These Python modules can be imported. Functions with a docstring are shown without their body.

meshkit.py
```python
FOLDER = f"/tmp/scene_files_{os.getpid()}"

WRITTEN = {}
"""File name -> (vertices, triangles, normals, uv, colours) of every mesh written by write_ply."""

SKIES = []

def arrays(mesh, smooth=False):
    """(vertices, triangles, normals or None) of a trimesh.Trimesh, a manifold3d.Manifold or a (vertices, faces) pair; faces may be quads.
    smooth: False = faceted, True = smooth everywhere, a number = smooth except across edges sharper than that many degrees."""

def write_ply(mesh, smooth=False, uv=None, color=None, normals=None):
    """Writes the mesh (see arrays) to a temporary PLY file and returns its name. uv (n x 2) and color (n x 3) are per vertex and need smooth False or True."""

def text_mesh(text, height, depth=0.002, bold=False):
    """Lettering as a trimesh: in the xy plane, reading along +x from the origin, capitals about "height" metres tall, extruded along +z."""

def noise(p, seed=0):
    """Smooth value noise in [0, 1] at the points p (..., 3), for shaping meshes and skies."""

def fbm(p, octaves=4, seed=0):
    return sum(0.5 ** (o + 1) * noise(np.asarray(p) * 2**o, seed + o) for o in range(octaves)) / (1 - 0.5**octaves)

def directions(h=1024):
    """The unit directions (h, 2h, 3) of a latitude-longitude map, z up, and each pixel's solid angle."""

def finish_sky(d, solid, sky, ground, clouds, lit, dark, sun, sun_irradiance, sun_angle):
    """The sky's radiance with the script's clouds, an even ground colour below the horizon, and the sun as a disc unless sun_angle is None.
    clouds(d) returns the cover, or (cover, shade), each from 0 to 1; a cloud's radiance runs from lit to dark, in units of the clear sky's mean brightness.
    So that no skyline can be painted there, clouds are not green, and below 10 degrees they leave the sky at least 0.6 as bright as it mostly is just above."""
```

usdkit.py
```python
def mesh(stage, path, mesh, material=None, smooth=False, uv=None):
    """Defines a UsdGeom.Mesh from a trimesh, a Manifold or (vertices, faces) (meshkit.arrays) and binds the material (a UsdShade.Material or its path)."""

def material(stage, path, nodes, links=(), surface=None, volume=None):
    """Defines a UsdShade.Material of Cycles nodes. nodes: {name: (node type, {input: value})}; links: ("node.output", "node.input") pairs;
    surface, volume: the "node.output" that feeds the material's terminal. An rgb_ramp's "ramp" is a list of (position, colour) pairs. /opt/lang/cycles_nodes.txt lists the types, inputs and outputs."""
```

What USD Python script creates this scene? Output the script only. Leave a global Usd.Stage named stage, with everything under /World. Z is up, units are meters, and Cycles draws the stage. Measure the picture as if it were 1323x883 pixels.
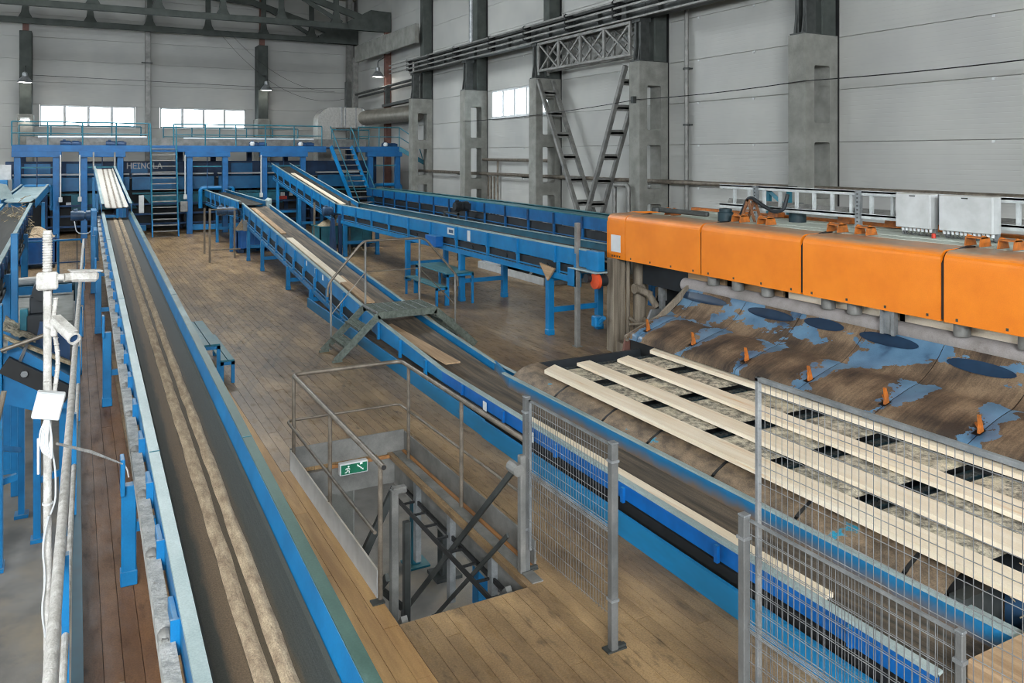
import math, random
import numpy as np
import trimesh, shapely
from shapely.geometry import Polygon, box as sbox
import meshkit, usdkit
from pxr import Usd, UsdGeom, UsdLux, UsdShade, Gf, Sdf

stage = Usd.Stage.CreateInMemory()
UsdGeom.SetStageUpAxis(stage, UsdGeom.Tokens.z)
UsdGeom.Xform.Define(stage, '/World')
UsdGeom.Scope.Define(stage, '/World/Looks')
RNG = random.Random(7)
NP = np.random.default_rng(7)

# ------------------------------------------------------------------ camera, sky, lights, exposure
EXPOSURE = -0.62
PSI = math.radians(28.3)
S, C = math.sin(PSI), math.cos(PSI)
cam = UsdGeom.Camera.Define(stage, '/World/camera')
cam.AddTransformOp().Set(Gf.Matrix4d(C, -S, 0, 0, 0, 0, 1, 0, -S, -C, 0, 0, 0, 0, 3.5, 1))
cam.CreateHorizontalApertureAttr(36.0)
cam.CreateVerticalApertureAttr(36.0 * 883 / 1323)
cam.CreateFocalLengthAttr(1045.0 / 1323 * 36)
cam.CreateVerticalApertureOffsetAttr(-241.5 / 1323 * 36)
cam.CreateClippingRangeAttr((0.05, 500))
cam.CreateExposureAttr(EXPOSURE)


def srgb(*c):
    """0-255 sRGB or '#rrggbb' to linear."""
    if isinstance(c[0], str):
        h = c[0].lstrip('#'); c = [int(h[i:i + 2], 16) for i in (0, 2, 4)]
    return tuple((x / 255 / 12.92) if x / 255 <= 0.04045 else ((x / 255 + 0.055) / 1.055) ** 2.4 for x in c)


dome_mat = None
dome = UsdLux.DomeLight.Define(stage, '/World/daylight_sky')
dome.CreateIntensityAttr(4.0)
dome.CreateColorAttr(Gf.Vec3f(0.86, 0.94, 1.0))


def rect_light(name, center, target, w, h, inten, color=(0.93, 0.97, 1.0)):
    l = UsdLux.RectLight.Define(stage, '/World/' + name)
    c, t = np.array(center, float), np.array(target, float)
    back = c - t; back /= np.linalg.norm(back)
    right = np.cross([0, 0, 1], back); right /= np.linalg.norm(right)
    up = np.cross(back, right)
    l.AddTransformOp().Set(Gf.Matrix4d(*right, 0, *up, 0, *back, 0, *c, 1))
    l.CreateWidthAttr(w); l.CreateHeightAttr(h)
    l.CreateIntensityAttr(inten); l.CreateColorAttr(Gf.Vec3f(*color))
    return l


# daylight entering through the window bands of the walls behind and left of the camera
rect_light('window_daylight_front', (-4.0, -8.6, 7.4), (-1.0, 8.0, 0.0), 6.0, 3.6, 84)
rect_light('window_daylight_left', (-13.6, 6.0, 7.0), (0.0, 7.0, 1.0), 24.0, 2.4, 4)
rect_light('window_daylight_right_front', (9.0, -8.6, 6.5), (9.0, 8.0, 2.0), 9.0, 2.4, 3)
# roof light between the trusses, over the middle of the hall
rect_light('roof_light', (2.6, 31.0, 13.05), (2.6, 31.01, 0.0), 7.0, 4.6, 28)


# ------------------------------------------------------------------ materials
def mat(name, col, col2=None, scale=3.0, rough=0.5, metal=0.0, stretch=(1, 1, 1), bump=0.0, bscale=None, detail=5,
        lo=0.35, hi=0.65, top=None, top_amt=0.8, top_scale=4.0, vary=0.0, coords='position', spec=0.5, fine=0.0, col3=None, scale3=1.2, lo3=0.55, hi3=0.7, top_lo=.25):
    """Principled paint/steel/wood with a two-tone noise; top: colour of the dust that lies on upward faces; vary: tone differs per object."""
    n = {'g': ('geometry', {}), 'tc': ('texture_coordinate', {}), 'm': ('mapping', {'scale': stretch}),
         'n': ('noise_texture', {'scale': scale, 'detail': detail, 'roughness': 0.6}),
         'r': ('rgb_ramp', {'ramp': [(lo, col2 or col), (hi, col)]}), 'p': ('principled_bsdf', {'roughness': rough, 'metallic': metal, 'specular_ior_level': spec})}
    L = [('g.position' if coords == 'position' else 'tc.object', 'm.vector'), ('m.vector', 'n.vector'), ('n.fac', 'r.fac')]
    out = 'r.color'
    if col3 is not None:
        n['n3'] = ('noise_texture', {'scale': scale3, 'detail': 6, 'roughness': 0.65})
        n['r3'] = ('rgb_ramp', {'ramp': [(lo3, (0, 0, 0)), (hi3, (1, 1, 1))]})
        n['x3'] = ('mix_color', {'b': col3})
        L += [('m.vector', 'n3.vector'), ('n3.fac', 'r3.fac'), ('r3.color', 'x3.fac'), (out, 'x3.a')]
        out = 'x3.result'
    if fine:
        n['nf'] = ('noise_texture', {'scale': 90.0, 'detail': 3})
        n['rf'] = ('rgb_ramp', {'ramp': [(0.3, (1 - fine,) * 3), (0.7, (1 + fine,) * 3)]})
        n['xf'] = ('mix_color', {'blend_type': 'multiply', 'fac': 1.0})
        L += [('g.position', 'nf.vector'), ('nf.fac', 'rf.fac'), (out, 'xf.a'), ('rf.color', 'xf.b')]
        out = 'xf.result'
    if vary:
        n['oi'] = ('object_info', {})
        n['rv'] = ('rgb_ramp', {'ramp': [(0, (1 - vary,) * 3), (1, (1 + vary,) * 3)]})
        n['xv'] = ('mix_color', {'blend_type': 'multiply', 'fac': 1.0})
        L += [('oi.random', 'rv.fac'), (out, 'xv.a'), ('rv.color', 'xv.b')]
        out = 'xv.result'
    if top is not None:
        n['sx'] = ('separate_xyz', {}); n['nt'] = ('noise_texture', {'scale': top_scale, 'detail': 6, 'roughness': 0.7})
        n['rt'] = ('rgb_ramp', {'ramp': [(0.35, (top_lo,) * 3), (0.6, (1, 1, 1))]})
        n['mr'] = ('map_range', {'from_min': 0.55, 'from_max': 0.95, 'to_min': 0.0, 'to_max': top_amt, 'clamp': True})
        n['mm'] = ('math', {'math_type': 'multiply'}); n['xt'] = ('mix_color', {'b': top})
        L += [('g.normal', 'sx.vector'), ('sx.z', 'mr.value'), ('m.vector', 'nt.vector'), ('nt.fac', 'rt.fac'), ('mr.result', 'mm.value1'),
              ('rt.color', 'mm.value2'), ('mm.value', 'xt.fac'), (out, 'xt.a')]
        out = 'xt.result'
    L.append((out, 'p.base_color'))
    if bump:
        n['nb'] = ('noise_texture', {'scale': bscale or scale * 6, 'detail': 4})
        n['b'] = ('bump', {'strength': bump, 'distance': 0.01})
        L += [('m.vector', 'nb.vector'), ('nb.fac', 'b.height'), ('b.normal', 'p.normal')]
    return usdkit.material(stage, '/World/Looks/' + name, n, L, surface='p.BSDF')


def emit(name, col, strength):
    return usdkit.material(stage, '/World/Looks/' + name, {'e': ('emission', {'color': col, 'strength': strength})}, [], surface='e.emission')


DUST = srgb('#b3a58f')
M = {}
M['blue'] = mat('blue_paint', srgb('#0974ac'), srgb('#076498'), 2.5, 0.42, top=srgb('#7f98a4'), top_amt=0.55, fine=0.06, col3=srgb('#1f6a8c'), scale3=3, lo3=.6, hi3=.8)
M['blue_deep'] = mat('deep_blue_paint', srgb('#0762ae'), srgb('#065292'), 3, 0.4, top=srgb('#1f7f9a'), top_amt=0.6)
M['blue_mid'] = mat('mid_blue_paint', srgb('#095c94'), srgb('#074e80'), 3, 0.45, fine=.05)
M['blue_dark'] = mat('dark_blue_paint', srgb('#123f69'), srgb('#0c2c4c'), 2, 0.5)
M['teal'] = mat('teal_paint', srgb('#1c6f80'), srgb('#16586a'), 3, 0.5, top=srgb('#5d7f7c'), top_amt=0.7, fine=.08)
M['teal_worn'] = mat('worn_teal_kerb_paint', srgb('#0f78ad'), srgb('#146a92'), 2.0, 0.5, stretch=(1, .5, 2), col3=srgb('#3f4a48'), scale3=2.2, lo3=.66, hi3=.78)
M['rim'] = mat('worn_rim_metal', srgb('#a3b2b2'), srgb('#86999a'), 3, 0.45, metal=0.1, stretch=(1, .4, 1), fine=.1)
M['rim_green'] = mat('worn_green_rim', srgb('#46625a'), srgb('#344e46'), 4, 0.5, stretch=(1, .3, 1), fine=.12, col3=srgb('#7f9aa0'), scale3=1.0, lo3=.5, hi3=.75)
M['galv'] = mat('galvanised_steel', srgb('#9c9fa0'), srgb('#7c8082'), 6, 0.42, metal=0.55, fine=.08)
M['steel'] = mat('grey_steel', srgb('#8a8985'), srgb('#6d6d6a'), 4, 0.5, metal=0.35, fine=.07)
M['steel_dark'] = mat('dark_steel', srgb('#474a48'), srgb('#333635'), 4, 0.55, metal=0.3)
M['pipe'] = mat('brown_grey_pipe', srgb('#7d7468'), srgb('#5f574d'), 8, 0.45, metal=0.4, fine=.1)
M['zinc'] = mat('bright_zinc', srgb('#c3c7c7'), srgb('#a9aeae'), 6, .5, metal=.15)
M['wire'] = mat('dark_mesh_wire', srgb('#727475'), srgb('#606263'), 6, .45, metal=.4)
M['post'] = mat('grey_post_steel', srgb('#727372'), srgb('#5c5d5c'), 4, .45, metal=.3, fine=.06)
M['rusty'] = mat('rusty_brown_steel', srgb('#8b5c3a'), srgb('#6a4630'), 8, .7)
M['navy_clean'] = mat('clean_navy_paint', srgb('#22384f'), srgb('#1a2c40'), 2, .25)
M['slot_dark'] = mat('dark_teal_channel', srgb('#15323a'), srgb('#0e2228'), 4, .6)
M['wood_strip'] = mat('brown_wood_strip', srgb('#9a6c3e'), srgb('#7d5531'), 3, .7, stretch=(6, .5, 6))
M['grating'] = mat('steel_grating', srgb('#6c746c'), srgb('#4f574f'), 20, 0.5, metal=0.4)
M['belt'] = mat('rubber_belt', srgb('#3d3a33'), srgb('#2a2a27'), 3, 0.7, stretch=(3, .25, 1), fine=.15, bump=.3)
M['belt_dusty'] = mat('dusty_rubber_belt', srgb('#6b5c4c'), srgb('#3c372f'), 4, 0.75, stretch=(4, .2, 1), fine=.2, bump=.4)
M['black'] = mat('black_rubber', srgb('#1b1c1d'), srgb('#121314'), 4, 0.6)
M['dark'] = mat('dark_machine', srgb('#20262b'), srgb('#15191d'), 3, 0.6)
M['sawdust'] = mat('sawdust', srgb('#b7a88c'), srgb('#8d7c62'), 14, 0.95, bump=1.0, bscale=60, fine=.25)
M['sawdust_grey'] = mat('grey_sawdust', srgb('#c3b9a4'), srgb('#67635a'), 16, 0.95, lo=.38, hi=.6, bump=1.0, bscale=70, fine=.3, detail=8, col3=srgb('#d9cdb0'), scale3=3, lo3=.52, hi3=.7)
M['dustwhite'] = mat('white_dusty_paint', srgb('#c9c6c1'), srgb('#a8a49d'), 14, 0.85, bump=.6, bscale=90, fine=.1)
M['white'] = mat('white_enamel', srgb('#cfd1d1'), srgb('#c0c3c4'), 3, 0.45)
M['cabinet'] = mat('grey_cabinet_paint', srgb('#bdbfbf'), srgb('#adafae'), 5, 0.5, top=DUST, top_amt=.7)
M['dust_stringer'] = mat('dusty_stringer', srgb('#bdbbb6'), srgb('#8f908c'), 10, 0.8, bump=.8, bscale=40, fine=.15, col3=srgb('#6a5f4e'), scale3=9, lo3=.62, hi3=.72)
M['beam_dust'] = mat('dusty_grey_beam', srgb('#97918f'), srgb('#7f7975'), 3, 0.8, fine=.1, col3=srgb('#5f5146'), scale3=2, lo3=.6, hi3=.75)
M['concrete'] = mat('concrete', srgb('#888882'), srgb('#72726c'), 2.5, 0.85, fine=.1, bump=.2, bscale=30)
M['concrete_dark'] = mat('dark_concrete', srgb('#4a4f4b'), srgb('#393e3b'), 2, 0.85, fine=.12)  # darker concrete for trusses, upper column shafts and the unseen walls
M['concrete_floor'] = mat('lower_concrete_floor', srgb('#8c8780'), srgb('#716d68'), 1.2, 0.7, fine=.15, col3=srgb('#9d8f7b'), scale3=.8, lo3=.5, hi3=.75)
M['rust'] = mat('red_brown_primer', srgb('#6e4a40'), srgb('#573a33'), 4, 0.7)
M['orange'] = mat('orange_cover_paint', srgb('#e6821c'), srgb('#da7612'), 2.0, 0.42, top=srgb('#9c8a74'), top_amt=1.0, top_scale=1.6, fine=.04, top_lo=.55)
M['orange_old'] = mat('worn_orange_paint', srgb('#c06a1c'), srgb('#8a5224'), 14, 0.6)
M['roofplate'] = mat('pale_grey_green_plate', srgb('#c3cbc2'), srgb('#aeb5aa'), 4, 0.6, fine=.08)
M['board'] = mat('fresh_sawn_board', srgb('#e8dcc8'), srgb('#dccbb0'), 1.5, 0.7, stretch=(9, .5, 9), vary=.04, fine=.05, col3=srgb('#d2ac7e'), scale3=1.3, lo3=.6, hi3=.75)
M['board_old'] = mat('brown_sawn_board', srgb('#b59877'), srgb('#96795a'), 2, 0.75, stretch=(9, .5, 9), vary=.08, fine=.08)
# deck planks: brown boards with dark spots, and crossing lattice shadows painted into the middle of the hall
def plank_material(name, c1, c2, c3, vary, marks):
    n = {'g': ('geometry', {}), 'm': ('mapping', {'scale': (2.2, .7, 1)}), 'n': ('noise_texture', {'scale': 1.1, 'detail': 8, 'roughness': .6}), 'r': ('rgb_ramp', {'ramp': [(.35, c2), (.65, c1)]}),
         'n3': ('noise_texture', {'scale': 3.6, 'detail': 6, 'roughness': .65}), 'r3': ('rgb_ramp', {'ramp': [(.57, (0, 0, 0)), (.73, (.85,) * 3)]}), 'x3': ('mix_color', {'b': c3}),
         'nf': ('noise_texture', {'scale': 80, 'detail': 3}), 'rf': ('rgb_ramp', {'ramp': [(.3, (.78,) * 3), (.7, (1.22,) * 3)]}), 'xf': ('mix_color', {'blend_type': 'multiply', 'fac': 1.0}),
         'oi': ('object_info', {}), 'gr': ('math', {'math_type': 'add'}), 'fr': ('math', {'math_type': 'fraction'}), 'rv': ('rgb_ramp', {'ramp': [(0, (1 - vary,) * 3), (1, (1 + vary,) * 3)]}), 'xv': ('mix_color', {'blend_type': 'multiply', 'fac': 1.0}),
         'ro': ('rgb_ramp', {'ramp': [(.35, (.26 if marks else .5,) * 3), (.65, (.5 if marks else .65,) * 3)]}), 'nb': ('noise_texture', {'scale': 18, 'detail': 4}), 'b': ('bump', {'strength': .2, 'distance': .01}), 'p': ('principled_bsdf', {})}
    L = [('g.position', 'm.vector'), ('m.vector', 'n.vector'), ('n.fac', 'r.fac'), ('m.vector', 'n3.vector'), ('n3.fac', 'r3.fac'), ('r3.color', 'x3.fac'), ('r.color', 'x3.a'), ('g.position', 'nf.vector'), ('nf.fac', 'rf.fac'),
         ('x3.result', 'xf.a'), ('rf.color', 'xf.b'), ('oi.random', 'gr.value1'), ('g.random_per_island', 'gr.value2'), ('gr.value', 'fr.value1'), ('fr.value', 'rv.fac'), ('xf.result', 'xv.a'), ('rv.color', 'xv.b'),
         ('n3.fac', 'ro.fac'), ('ro.color', 'p.roughness'), ('m.vector', 'nb.vector'), ('nb.fac', 'b.height'), ('b.normal', 'p.normal')]
    out = 'xv.result'
    if marks:  # dark crossing bands: lattice shadows put into the plank colour
        n['sx'] = ('separate_xyz', {})
        L.append(('g.position', 'sx.vector'))
        for k, (kx, ky) in enumerate(((1.0, .42), (1.0, -.42))):
            n.update({f'kx{k}': ('math', {'math_type': 'multiply', 'value2': kx * 1.25}), f'ky{k}': ('math', {'math_type': 'multiply_add', 'value2': ky * 1.25}), f'ds{k}': ('math', {'math_type': 'multiply_add', 'value2': .5}), f'f{k}': ('math', {'math_type': 'fraction'}),
                      f'rm{k}': ('rgb_ramp', {'ramp': [(.0, (0, 0, 0)), (.36, (0, 0, 0)), (.42, (1, 1, 1)), (.5, (.2, .2, .2)), (.58, (1, 1, 1)), (.64, (0, 0, 0)), (1, (0, 0, 0))]})})
            L += [('sx.x', f'kx{k}.value1'), ('sx.y', f'ky{k}.value1'), (f'kx{k}.value', f'ky{k}.value3'), ('n.fac', f'ds{k}.value1'), (f'ky{k}.value', f'ds{k}.value3'), (f'ds{k}.value', f'f{k}.value1'), (f'f{k}.value', f'rm{k}.fac')]
        n.update({'mxx': ('math', {'math_type': 'maximum'}), 'a1': ('map_range', {'from_min': 10.2, 'from_max': 13, 'clamp': True}), 'a2': ('map_range', {'from_min': 24, 'from_max': 18, 'clamp': True}), 'a3': ('map_range', {'from_min': 4.6, 'from_max': 3.4, 'clamp': True}),
                  'q1': ('math', {'math_type': 'multiply'}), 'q2': ('math', {'math_type': 'multiply'}), 'q3': ('math', {'math_type': 'multiply'}), 'q4': ('math', {'math_type': 'multiply', 'value2': .5}), 'xm': ('mix_color', {'b': srgb('#3d352c')})})
        L += [('rm0.color', 'mxx.value1'), ('rm1.color', 'mxx.value2'), ('sx.y', 'a1.value'), ('sx.y', 'a2.value'), ('sx.x', 'a3.value'), ('a1.result', 'q1.value1'), ('a2.result', 'q1.value2'), ('q1.value', 'q2.value1'), ('a3.result', 'q2.value2'),
              ('q2.value', 'q3.value1'), ('mxx.value', 'q3.value2'), ('q3.value', 'q4.value1'), ('q4.value', 'xm.fac'), (out, 'xm.a')]
        out = 'xm.result'
    n['nl'] = ('noise_texture', {'scale': .55, 'detail': 5, 'roughness': .6}); n['rl'] = ('rgb_ramp', {'ramp': [(.35, (.68, .66, .64)), (.65, (1.12, 1.12, 1.12))]}); n['xl'] = ('mix_color', {'blend_type': 'multiply', 'fac': 1.0})
    L += [('g.position', 'nl.vector'), ('nl.fac', 'rl.fac'), (out, 'xl.a'), ('rl.color', 'xl.b'), ('xl.result', 'p.base_color')]
    return usdkit.material(stage, '/World/Looks/' + name, n, L, surface='p.BSDF')


M['plank_red'] = plank_material('red_brown_plank', srgb('#86603f'), srgb('#654732'), srgb('#3a2a20'), .1, False)
M['plank'] = plank_material('deck_plank', srgb('#a18560'), srgb('#765f44'), srgb('#3f3325'), .13, True)
M['plank_light'] = mat('light_deck_plank', srgb('#b8925f'), srgb('#987348'), 1.6, 0.62, stretch=(5, .6, 1), vary=.1, fine=.1, detail=8, col3=srgb('#6e4f30'), scale3=3.5, lo3=.62, hi3=.75, bump=.2, bscale=18)
M['panel'] = None
M['foil'] = mat('foil_duct', srgb('#c9c7c2'), srgb('#b0aea9'), 9, 0.35, metal=0.6, bump=.3, bscale=9)
M['duct'] = mat('dusty_round_duct', srgb('#8e897e'), srgb('#77736a'), 3, 0.4, metal=0.5)
M['wood_old'] = mat('weathered_post', srgb('#8b8070'), srgb('#5f564a'), 2, 0.75, stretch=(6, 6, .4), fine=.12)
M['green'] = mat('sign_green', srgb('#1d6b50'), None, 3, 0.4)
M['red'] = mat('red_cap', srgb('#b83320'), None, 3, 0.4)
M['orange_red'] = mat('orange_red_roller', srgb('#d9532c'), srgb('#b8431f'), 5, 0.5)
M['ceil'] = mat('ceiling_insulation', srgb('#8b8470'), srgb('#6d6858'), 1.0, 0.9)
M['navy'] = mat('navy_gearbox', srgb('#2e4f6f'), srgb('#223a52'), 5, 0.5, top=srgb('#7d8a90'), top_amt=.5)
M['chips'] = mat('wood_chips', srgb('#cdb79a'), srgb('#a08563'), 30, 0.9, fine=.2)
M['lamp_glow'] = emit('lamp_glow', (1.0, 0.97, 0.9), 14)
M['sign_glow'] = mat('sign_white', srgb('#e9f2ec'), None, 3, 0.5)

# corrugated sandwich panel: light grey paint with fine horizontal ribs
M['panel'] = usdkit.material(stage, '/World/Looks/sandwich_panel', {
    'g': ('geometry', {}), 'sx': ('separate_xyz', {}), 'k': ('math', {'math_type': 'multiply', 'value2': 10.0}), 'f': ('math', {'math_type': 'fraction'}),
    'rr': ('rgb_ramp', {'ramp': [(0.0, (0, 0, 0)), (0.1, (1, 1, 1)), (0.9, (1, 1, 1)), (1, (0, 0, 0))]}),
    'n': ('noise_texture', {'scale': 0.6, 'detail': 4}), 'r': ('rgb_ramp', {'ramp': [(0.3, srgb('#a2a29f')), (0.7, srgb('#afafaa'))]}),
    'b': ('bump', {'strength': 0.35, 'distance': 0.004}), 'p': ('principled_bsdf', {'roughness': 0.55})},
    [('g.position', 'sx.vector'), ('sx.z', 'k.value1'), ('k.value', 'f.value1'), ('f.value', 'rr.fac'), ('rr.color', 'b.height'), ('b.normal', 'p.normal'),
     ('g.position', 'n.vector'), ('n.fac', 'r.fac'), ('r.color', 'p.base_color')], surface='p.BSDF')

# window pane: clear with a Fresnel reflection
M['pane'] = usdkit.material(stage, '/World/Looks/window_pane', {
    't': ('transparent_bsdf', {'color': (0.92, 0.95, 0.96)}), 'gl': ('glossy_bsdf', {'roughness': 0.05}), 'm': ('mix_closure', {'fac': 0.06})},
    [('t.BSDF', 'm.closure1'), ('gl.BSDF', 'm.closure2')], surface='m.closure')

# hood: blue-grey paint under a brown sawdust crust, rubbed clean around the finger slots
HOOD_Y0, HOOD_P = 9.75, 1.015
M['hood'] = usdkit.material(stage, '/World/Looks/dusty_hood_paint', {
    'g': ('geometry', {}), 'sx': ('separate_xyz', {}),
    'ys': ('math', {'math_type': 'subtract', 'value2': HOOD_Y0 - HOOD_P / 2 - 20 * HOOD_P}), 'yd': ('math', {'math_type': 'divide', 'value2': HOOD_P}), 'yf': ('math', {'math_type': 'fraction'}),
    'yc': ('math', {'math_type': 'subtract', 'value2': 0.5}), 'ya': ('math', {'math_type': 'absolute'}),
    # width of the rubbed strip: a wedge that opens up the slope, then nearly the whole upper zone
    'xr': ('map_range', {'from_min': 7.42, 'from_max': 8.0, 'to_min': 0.07, 'to_max': 0.16, 'clamp': True}),
    'xu': ('map_range', {'from_min': 8.1, 'from_max': 8.3, 'to_min': 0.0, 'to_max': 0.13, 'clamp': True}), 'xs': ('math', {'math_type': 'add'}),
    'nz': ('noise_texture', {'scale': 3.0, 'detail': 6, 'roughness': 0.6}), 'nzs': ('math', {'math_type': 'multiply_add', 'value2': 1.0, 'value3': -0.5}),
    'ya2': ('math', {'math_type': 'add'}), 'cla': ('math', {'math_type': 'less_than'}), 'xn': ('math', {'math_type': 'multiply_add', 'value2': .25}), 'inl': ('math', {'math_type': 'less_than', 'value2': 8.24}), 'ing': ('math', {'math_type': 'greater_than', 'value2': 8.24}),
    'm5': ('mapping', {'scale': (1.6, .8, 1.0)}), 'n5': ('noise_texture', {'scale': 1.5, 'detail': 7, 'roughness': .6}), 'g5': ('math', {'math_type': 'greater_than', 'value2': .535}),
    'la': ('math', {'math_type': 'multiply'}), 'ua': ('math', {'math_type': 'multiply'}), 'cl': ('math', {'math_type': 'maximum'}),
    'mp': ('mapping', {'scale': (1.0, 16.0, 1.0)}), 'n2': ('noise_texture', {'scale': 2.0, 'detail': 6, 'roughness': 0.6}),
    'n4': ('noise_texture', {'scale': 2.2, 'detail': 5}), 'nm': ('math', {'math_type': 'multiply_add', 'value2': 0.26}), 'nh': ('math', {'math_type': 'multiply', 'value2': 0.78}),
    'br': ('rgb_ramp', {'ramp': [(0.38, srgb('#32271e')), (0.5, srgb('#574635')), (0.64, srgb('#7c6750'))]}),
    'nf': ('noise_texture', {'scale': 70.0, 'detail': 3}), 'rf': ('rgb_ramp', {'ramp': [(0.3, (.75,) * 3), (0.7, (1.25,) * 3)]}), 'xf': ('mix_color', {'blend_type': 'multiply', 'fac': 1.0}),
    'n3': ('noise_texture', {'scale': 2.6, 'detail': 4}), 'bl': ('rgb_ramp', {'ramp': [(0.3, srgb('#2a3f58')), (0.42, srgb('#4d6c86')), (0.7, srgb('#62859f'))]}),
    'mx': ('mix_color', {}), 'ro': ('rgb_ramp', {'ramp': [(0, (0.8,) * 3), (1, (0.28,) * 3)]}),
    'bp': ('bump', {'strength': 0.35, 'distance': 0.008}), 'p': ('principled_bsdf', {'roughness': 0.7})},
    [('g.position', 'sx.vector'), ('sx.y', 'ys.value1'), ('ys.value', 'yd.value1'), ('yd.value', 'yf.value1'), ('yf.value', 'yc.value1'), ('yc.value', 'ya.value1'),
     ('g.position', 'nz.vector'), ('nz.fac', 'nzs.value1'), ('ya.value', 'ya2.value1'), ('nzs.value', 'ya2.value2'), ('sx.x', 'xr.value'), ('sx.x', 'xu.value'), ('xr.result', 'xs.value1'), ('xu.result', 'xs.value2'),
     ('ya2.value', 'cla.value1'), ('xs.value', 'cla.value2'), ('nz.fac', 'xn.value1'), ('sx.x', 'xn.value3'), ('xn.value', 'inl.value1'), ('xn.value', 'ing.value1'), ('g.position', 'm5.vector'), ('m5.vector', 'n5.vector'), ('n5.fac', 'g5.value1'),
     ('cla.value', 'la.value1'), ('inl.value', 'la.value2'), ('g5.value', 'ua.value1'), ('ing.value', 'ua.value2'), ('la.value', 'cl.value1'), ('ua.value', 'cl.value2'), ('g.position', 'mp.vector'), ('mp.vector', 'n2.vector'), ('g.position', 'n4.vector'), ('n4.fac', 'nh.value1'), ('n2.fac', 'nm.value1'), ('nh.value', 'nm.value3'), ('nm.value', 'br.fac'),
     ('g.position', 'nf.vector'), ('nf.fac', 'rf.fac'), ('br.color', 'xf.a'), ('rf.color', 'xf.b'),
     ('g.position', 'n3.vector'), ('n3.fac', 'bl.fac'), ('cl.value', 'mx.fac'), ('xf.result', 'mx.a'), ('bl.color', 'mx.b'), ('mx.result', 'p.base_color'),
     ('cl.value', 'ro.fac'), ('ro.color', 'p.roughness'), ('nf.fac', 'bp.height'), ('bp.normal', 'p.normal')], surface='p.BSDF')

# apron plate: teal paint rubbed to brown dirt
M['apron'] = mat('dirty_apron_plate', srgb('#84705a'), srgb('#4c4135'), 3.0, 0.6, stretch=(2.5, 1.6, 3), fine=.25, col3=srgb('#1d7f9a'), scale3=1.5, lo3=.64, hi3=.67, bump=.4, bscale=30)
# table front band: blue at the top, rubbed brown towards the belt
M['band'] = usdkit.material(stage, '/World/Looks/rubbed_band_paint', {
    'g': ('geometry', {}), 'sx': ('separate_xyz', {}), 'n': ('noise_texture', {'scale': 3.2, 'detail': 9, 'roughness': 0.7}), 'na': ('math', {'math_type': 'multiply_add', 'value2': 0.16, 'value3': -0.08}),
    'ad': ('math', {'math_type': 'add'}), 'r': ('rgb_ramp', {'ramp': [(0.0, srgb('#564a3e')), (0.3, srgb('#6a5a4b')), (0.75, srgb('#17658f')), (1, srgb('#1a73a5'))]}),
    'mr': ('map_range', {'from_min': 0.24, 'from_max': 0.47, 'to_min': 0.0, 'to_max': 1.0, 'clamp': True}), 'p': ('principled_bsdf', {'roughness': 0.5})},
    [('g.position', 'sx.vector'), ('g.position', 'n.vector'), ('n.fac', 'na.value1'), ('sx.z', 'ad.value1'), ('na.value', 'ad.value2'), ('ad.value', 'mr.value'), ('mr.result', 'r.fac'), ('r.color', 'p.base_color')],
    surface='p.BSDF')


# ------------------------------------------------------------------ mesh builder
def _hullfaces():
    pts = []
    for sx in (-1, 1):
        for sy in (-1, 1):
            for sz in (-1, 1):
                pts += [(sx, sy * .8, sz * .8), (sx * .8, sy, sz * .8), (sx * .8, sy * .8, sz)]
    p = np.array(pts, float)
    h = trimesh.convex.convex_hull(p)
    idx = [int(np.argmin(((p - v) ** 2).sum(1))) for v in h.vertices]
    return np.array([[idx[i] for i in f] for f in h.faces])


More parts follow.
